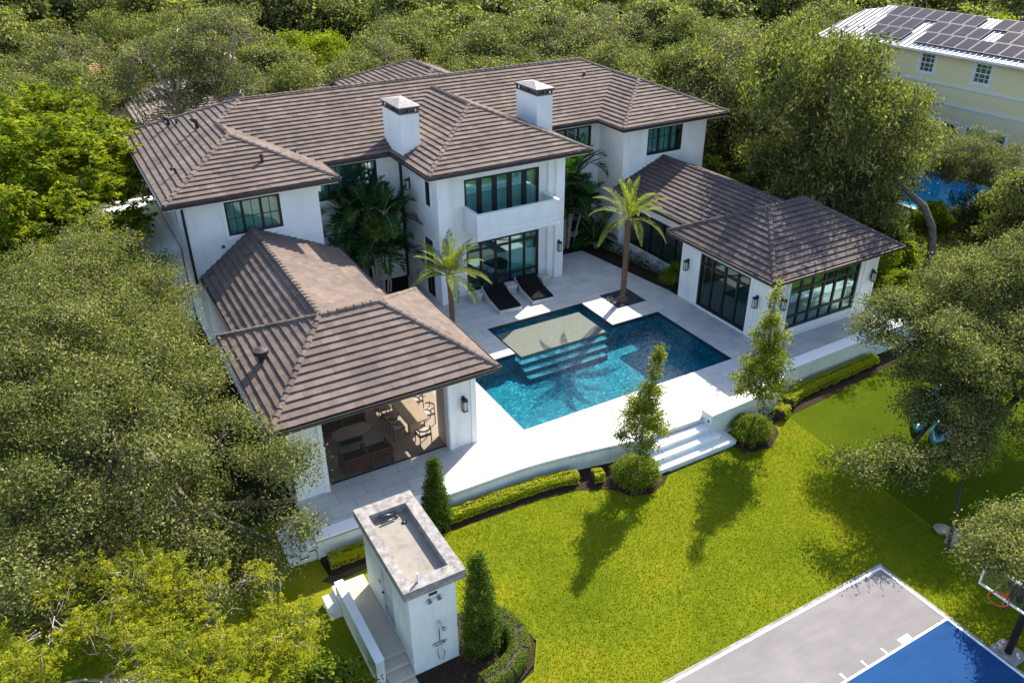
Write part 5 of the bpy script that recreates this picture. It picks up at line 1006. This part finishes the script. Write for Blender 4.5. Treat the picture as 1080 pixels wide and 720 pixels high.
zr2=ez+s*(rx-ex); Ra=(rx,y1-4.6+4.6,zr2)
c0=(ex,y0,ez);c1=(ex,y1-.9,ez);c2=(rx+4.6,y1-.9,ez);c3=(rx+4.6,y0,ez); ra=(rx,y0+4.6,zr2); rb=(rx,y1,zr2)
seamface(b,[c0,(ex,17.5,ez),(rx,18.9,zr2),(rx,y0,zr2)],(0,1,0)); seamface(b,[c3,(44.1,17.5,ez),(rx,18.9,zr2),(rx,y0,zr2)],(0,1,0))
rf=b.build('roof',MT['seam'],yh,fix=False)
b=MB(); seamface(b,[(34.2,17.0,6.75),(34.2,21.0,6.75),(38.6,20.2,8.45),(39.3,18.7,8.72)],(0,1,0)); seamface(b,[(38.6,20.2,8.45),(39.3,18.7,8.72),(43.9,17.4,7.0),(43.5,21,6.75)],(0,1,0)); b.build('roof',MT['seam'],yh,fix=False)
b=MB(); b.sweep([(ex-.0,17.4),(ex-.0,y0)],[(.1,ez-.16),(.12,ez+.0),(-.02,ez+.0),(-.02,ez-.2)][::1]); b.build('gutter',MT['white'],rf)
P3=Vector((ex,0,ez)); sv=Vector((rx-ex,0,zr2-ez)).normalized(); nn=Vector((-sv.z,0,sv.x))
prs=None
def panel(u,v,w,h,label=None):
    global prs
    o=P3+Vector((0,u,0))+sv*v+nn*.12
    if prs is None:
        b=MB(); b.add([Vector((0,0,0))+q for q in (Vector((0,0,0)),Vector((0,-w,0)),Vector((0,-w,0))+sv*h,sv*h)]+[q+nn*-.05 for q in (Vector((0,0,0)),Vector((0,-w,0)),Vector((0,-w,0))+sv*h,sv*h)],[(0,1,2,3),(7,6,5,4),(0,4,5,1),(1,5,6,2),(2,6,7,3),(3,7,4,0)]); me1=b.mesh('solar_panel',MT['solar'])
        b=MB(); k=.04
        for (a0,a1,c0,c1) in ((0,w,0,k),(0,w,h-k,h),(0,k,k,h-k),(w-k,w,k,h-k)): b.add([Vector((0,-a0,0))+sv*c0+nn*.006,Vector((0,-a1,0))+sv*c0+nn*.006,Vector((0,-a1,0))+sv*c1+nn*.006,Vector((0,-a0,0))+sv*c1+nn*.006],[(0,1,2,3)])
        prs=(me1,b.mesh('panel_frame',MT['solarframe']))
    p=bpy.data.objects.new('solar_panel',prs[0]); COL.objects.link(p); p.parent=yh; p.location=o
    f=bpy.data.objects.new('panel_frame',prs[1]); COL.objects.link(f); f.parent=p
skip={(0,3),(1,3),(2,7),(1,8),(2,15),(1,12)}
for r_ in range(3):
    for c in range(26):
        if (r_,c) in skip: continue
        panel(17.3+.25*r_-1.06*c,.55+1.48*r_,1.03,1.44)
A=(35.6,17.3)
wall(yh,A,NY,31,3.6,6.95,[(.6,1.6,5.5,6.65),(4.95,6.15,5.35,6.7),(9.15,10.4,5.3,6.65),(15,16.2,5.3,6.65)],m='siding')
for u0,u1,z0,z1 in ((.6,1.6,5.5,6.65),(4.95,6.15,5.35,6.7),(9.15,10.4,5.3,6.65),(15,16.2,5.3,6.65)):
    uu=u0+(u1-u0)/3; u2=u0+(u1-u0)*2/3; zz=(z0+z1)/2
    window(yh,A,NY,u0,u1,z0,z1,[],[zz],[(q-.02,q+.02,z0+.06,z1-.06) for q in (uu,u2)]+[(u0+.06,u1-.06,q-.02,q+.02) for q in (z0+(z1-z0)*.27,z0+(z1-z0)*.75)],fw=.11,frame='white',glass='darkglass')
wall(yh,(35.6,17.3),NY,31,G-.1,3.6,[(5.5,9.0,-.6,2.4),(9.6,12.6,-.6,2.4)],m='creamwall')
for u0,u1 in ((5.5,9.0),(9.6,12.6)): window(yh,(35.6,17.3),NY,u0,u1,-.6,2.4,[u0+(u1-u0)*k/4 for k in (1,2,3)],[1.8],frame='white',glass='darkglass')
b=MB(); b.lbox((35.6,17.3),NY,(-1,0),0,31,.002,.06,4.75,4.9); b.lbox((35.6,17.3),NY,(-1,0),0,31,.002,.05,3.5,3.65); b.build('belt_course',MT['white'],yh)
b=MB(); b.box((35.8,-13.7,G-.1),(43.6,17.3,6.9)); b.box((35.4,17.3,G-.1),(43,20.6,6.6)); b.build('wall',MT['siding'],yh)
b=MB(); b.poly([(26.5,3),(33.8,3),(33.8,9.5),(26.5,9.5)],G+.1); struct(b.build('pool_water',MT['farpool']))
b=MB(); b.sweep([(26.5,3),(33.8,3),(33.8,9.5),(26.5,9.5)],[(.0,G-.06),(.0,G+.14),(.35,G+.14),(.35,G-.06)],True); struct(b.build('pool_surround',MT['deck']))
nb=thing('tiled_house','low house with a grey brown tiled hip roof behind the house, top left','house')
hip(nb,-14.6,2.5,35.0,45.5,3.1,.40,'tile_grey','x'); b=MB(); b.box((-13.9,35.7,G-.1),(1.8,44.8,3.0)); b.build('wall',MT['stucco'],nb)
nb=thing('tan_house','house with a tan orange tiled roof beyond the grey tiled one','house')
hip(nb,-19,-3,53,63,3.0,.4,'tile_tan','x',gut=False); b=MB(); b.box((-18.3,53.7,G-.1),(-3.7,62.3,2.9)); b.build('wall',MT['tanwall'],nb)
b=MB(); b.poly([(-26,46.8),(0,46.8),(0,52.8),(-26,52.8)],G-.02); struct(b.build('far_lawn',MT['lawn']))

# ------------------------------------------------------------------ grass blades on the near lawn
rng=np.random.default_rng(8); n=150000
poly=[(-14.2,-9.0),(-11.9,-7.6),(-10.2,-7.6),(-8.8,-7.68),(-7.2,-7.92),(-6.3,-8.3),(-5.8,-9.05),(-5.15,-9.33),(-4.45,-9.1),(-3.9,-8.85),(-.7,-8.85),(-.5,-9.4),(.4,-9.5),(1.2,-9.0),(2.35,-8.45),(1.75,-15.6),(1.4,-20.5),(-1.05,-20.5),(-1.05,-15.5),(-9.6,-15.55),(-14.0,-15.8),(-13.7,-14.0),(-12.25,-13.6),(-11.65,-12.7),(-11.95,-11.35),(-13.2,-10.8)]
xs=rng.uniform(-14.2,2.4,n); ys=rng.uniform(-20.5,-7.7,n); ins=np.zeros(n,bool); j=len(poly)-1
for i in range(len(poly)):
    xi,yi=poly[i]; xj,yj=poly[j]; c=((yi>ys)!=(yj>ys))&(xs<(xj-xi)*(ys-yi)/(yj-yi+1e-12)+xi); ins^=c; j=i
xs,ys=xs[ins],ys[ins]
nz=np.array([noise.noise(Vector((x*3.2,y*3.2,0)))+.6*noise.noise(Vector((x*7,y*7,5))) for x,y in zip(xs,ys)]); big=np.array([noise.noise(Vector((x*.5,y*.5,9))) for x,y in zip(xs,ys)]); kp=nz>-.66; xs,ys,nz,big=xs[kp],ys[kp],nz[kp],big[kp]; k=len(xs)
T=np.stack([rng.normal(0,.55,k),rng.normal(0,.55,k),np.ones(k)],1); L=rng.uniform(.03,.065,k)
C=np.stack([xs,ys,np.full(k,G)+L*.35],1); Nn=rng.normal(size=(k,3)); Nn[:,2]*=.2
me=leaf_mesh('grass',C,Nn,L,.022,rng.normal(.45,.18,k)+big*.40+nz*.05,MT['grass'],rng,T); o=bpy.data.objects.new('grass',me); COL.objects.link(o); tag(o,'short bright yellow green lawn grass','grass',kind='stuff')
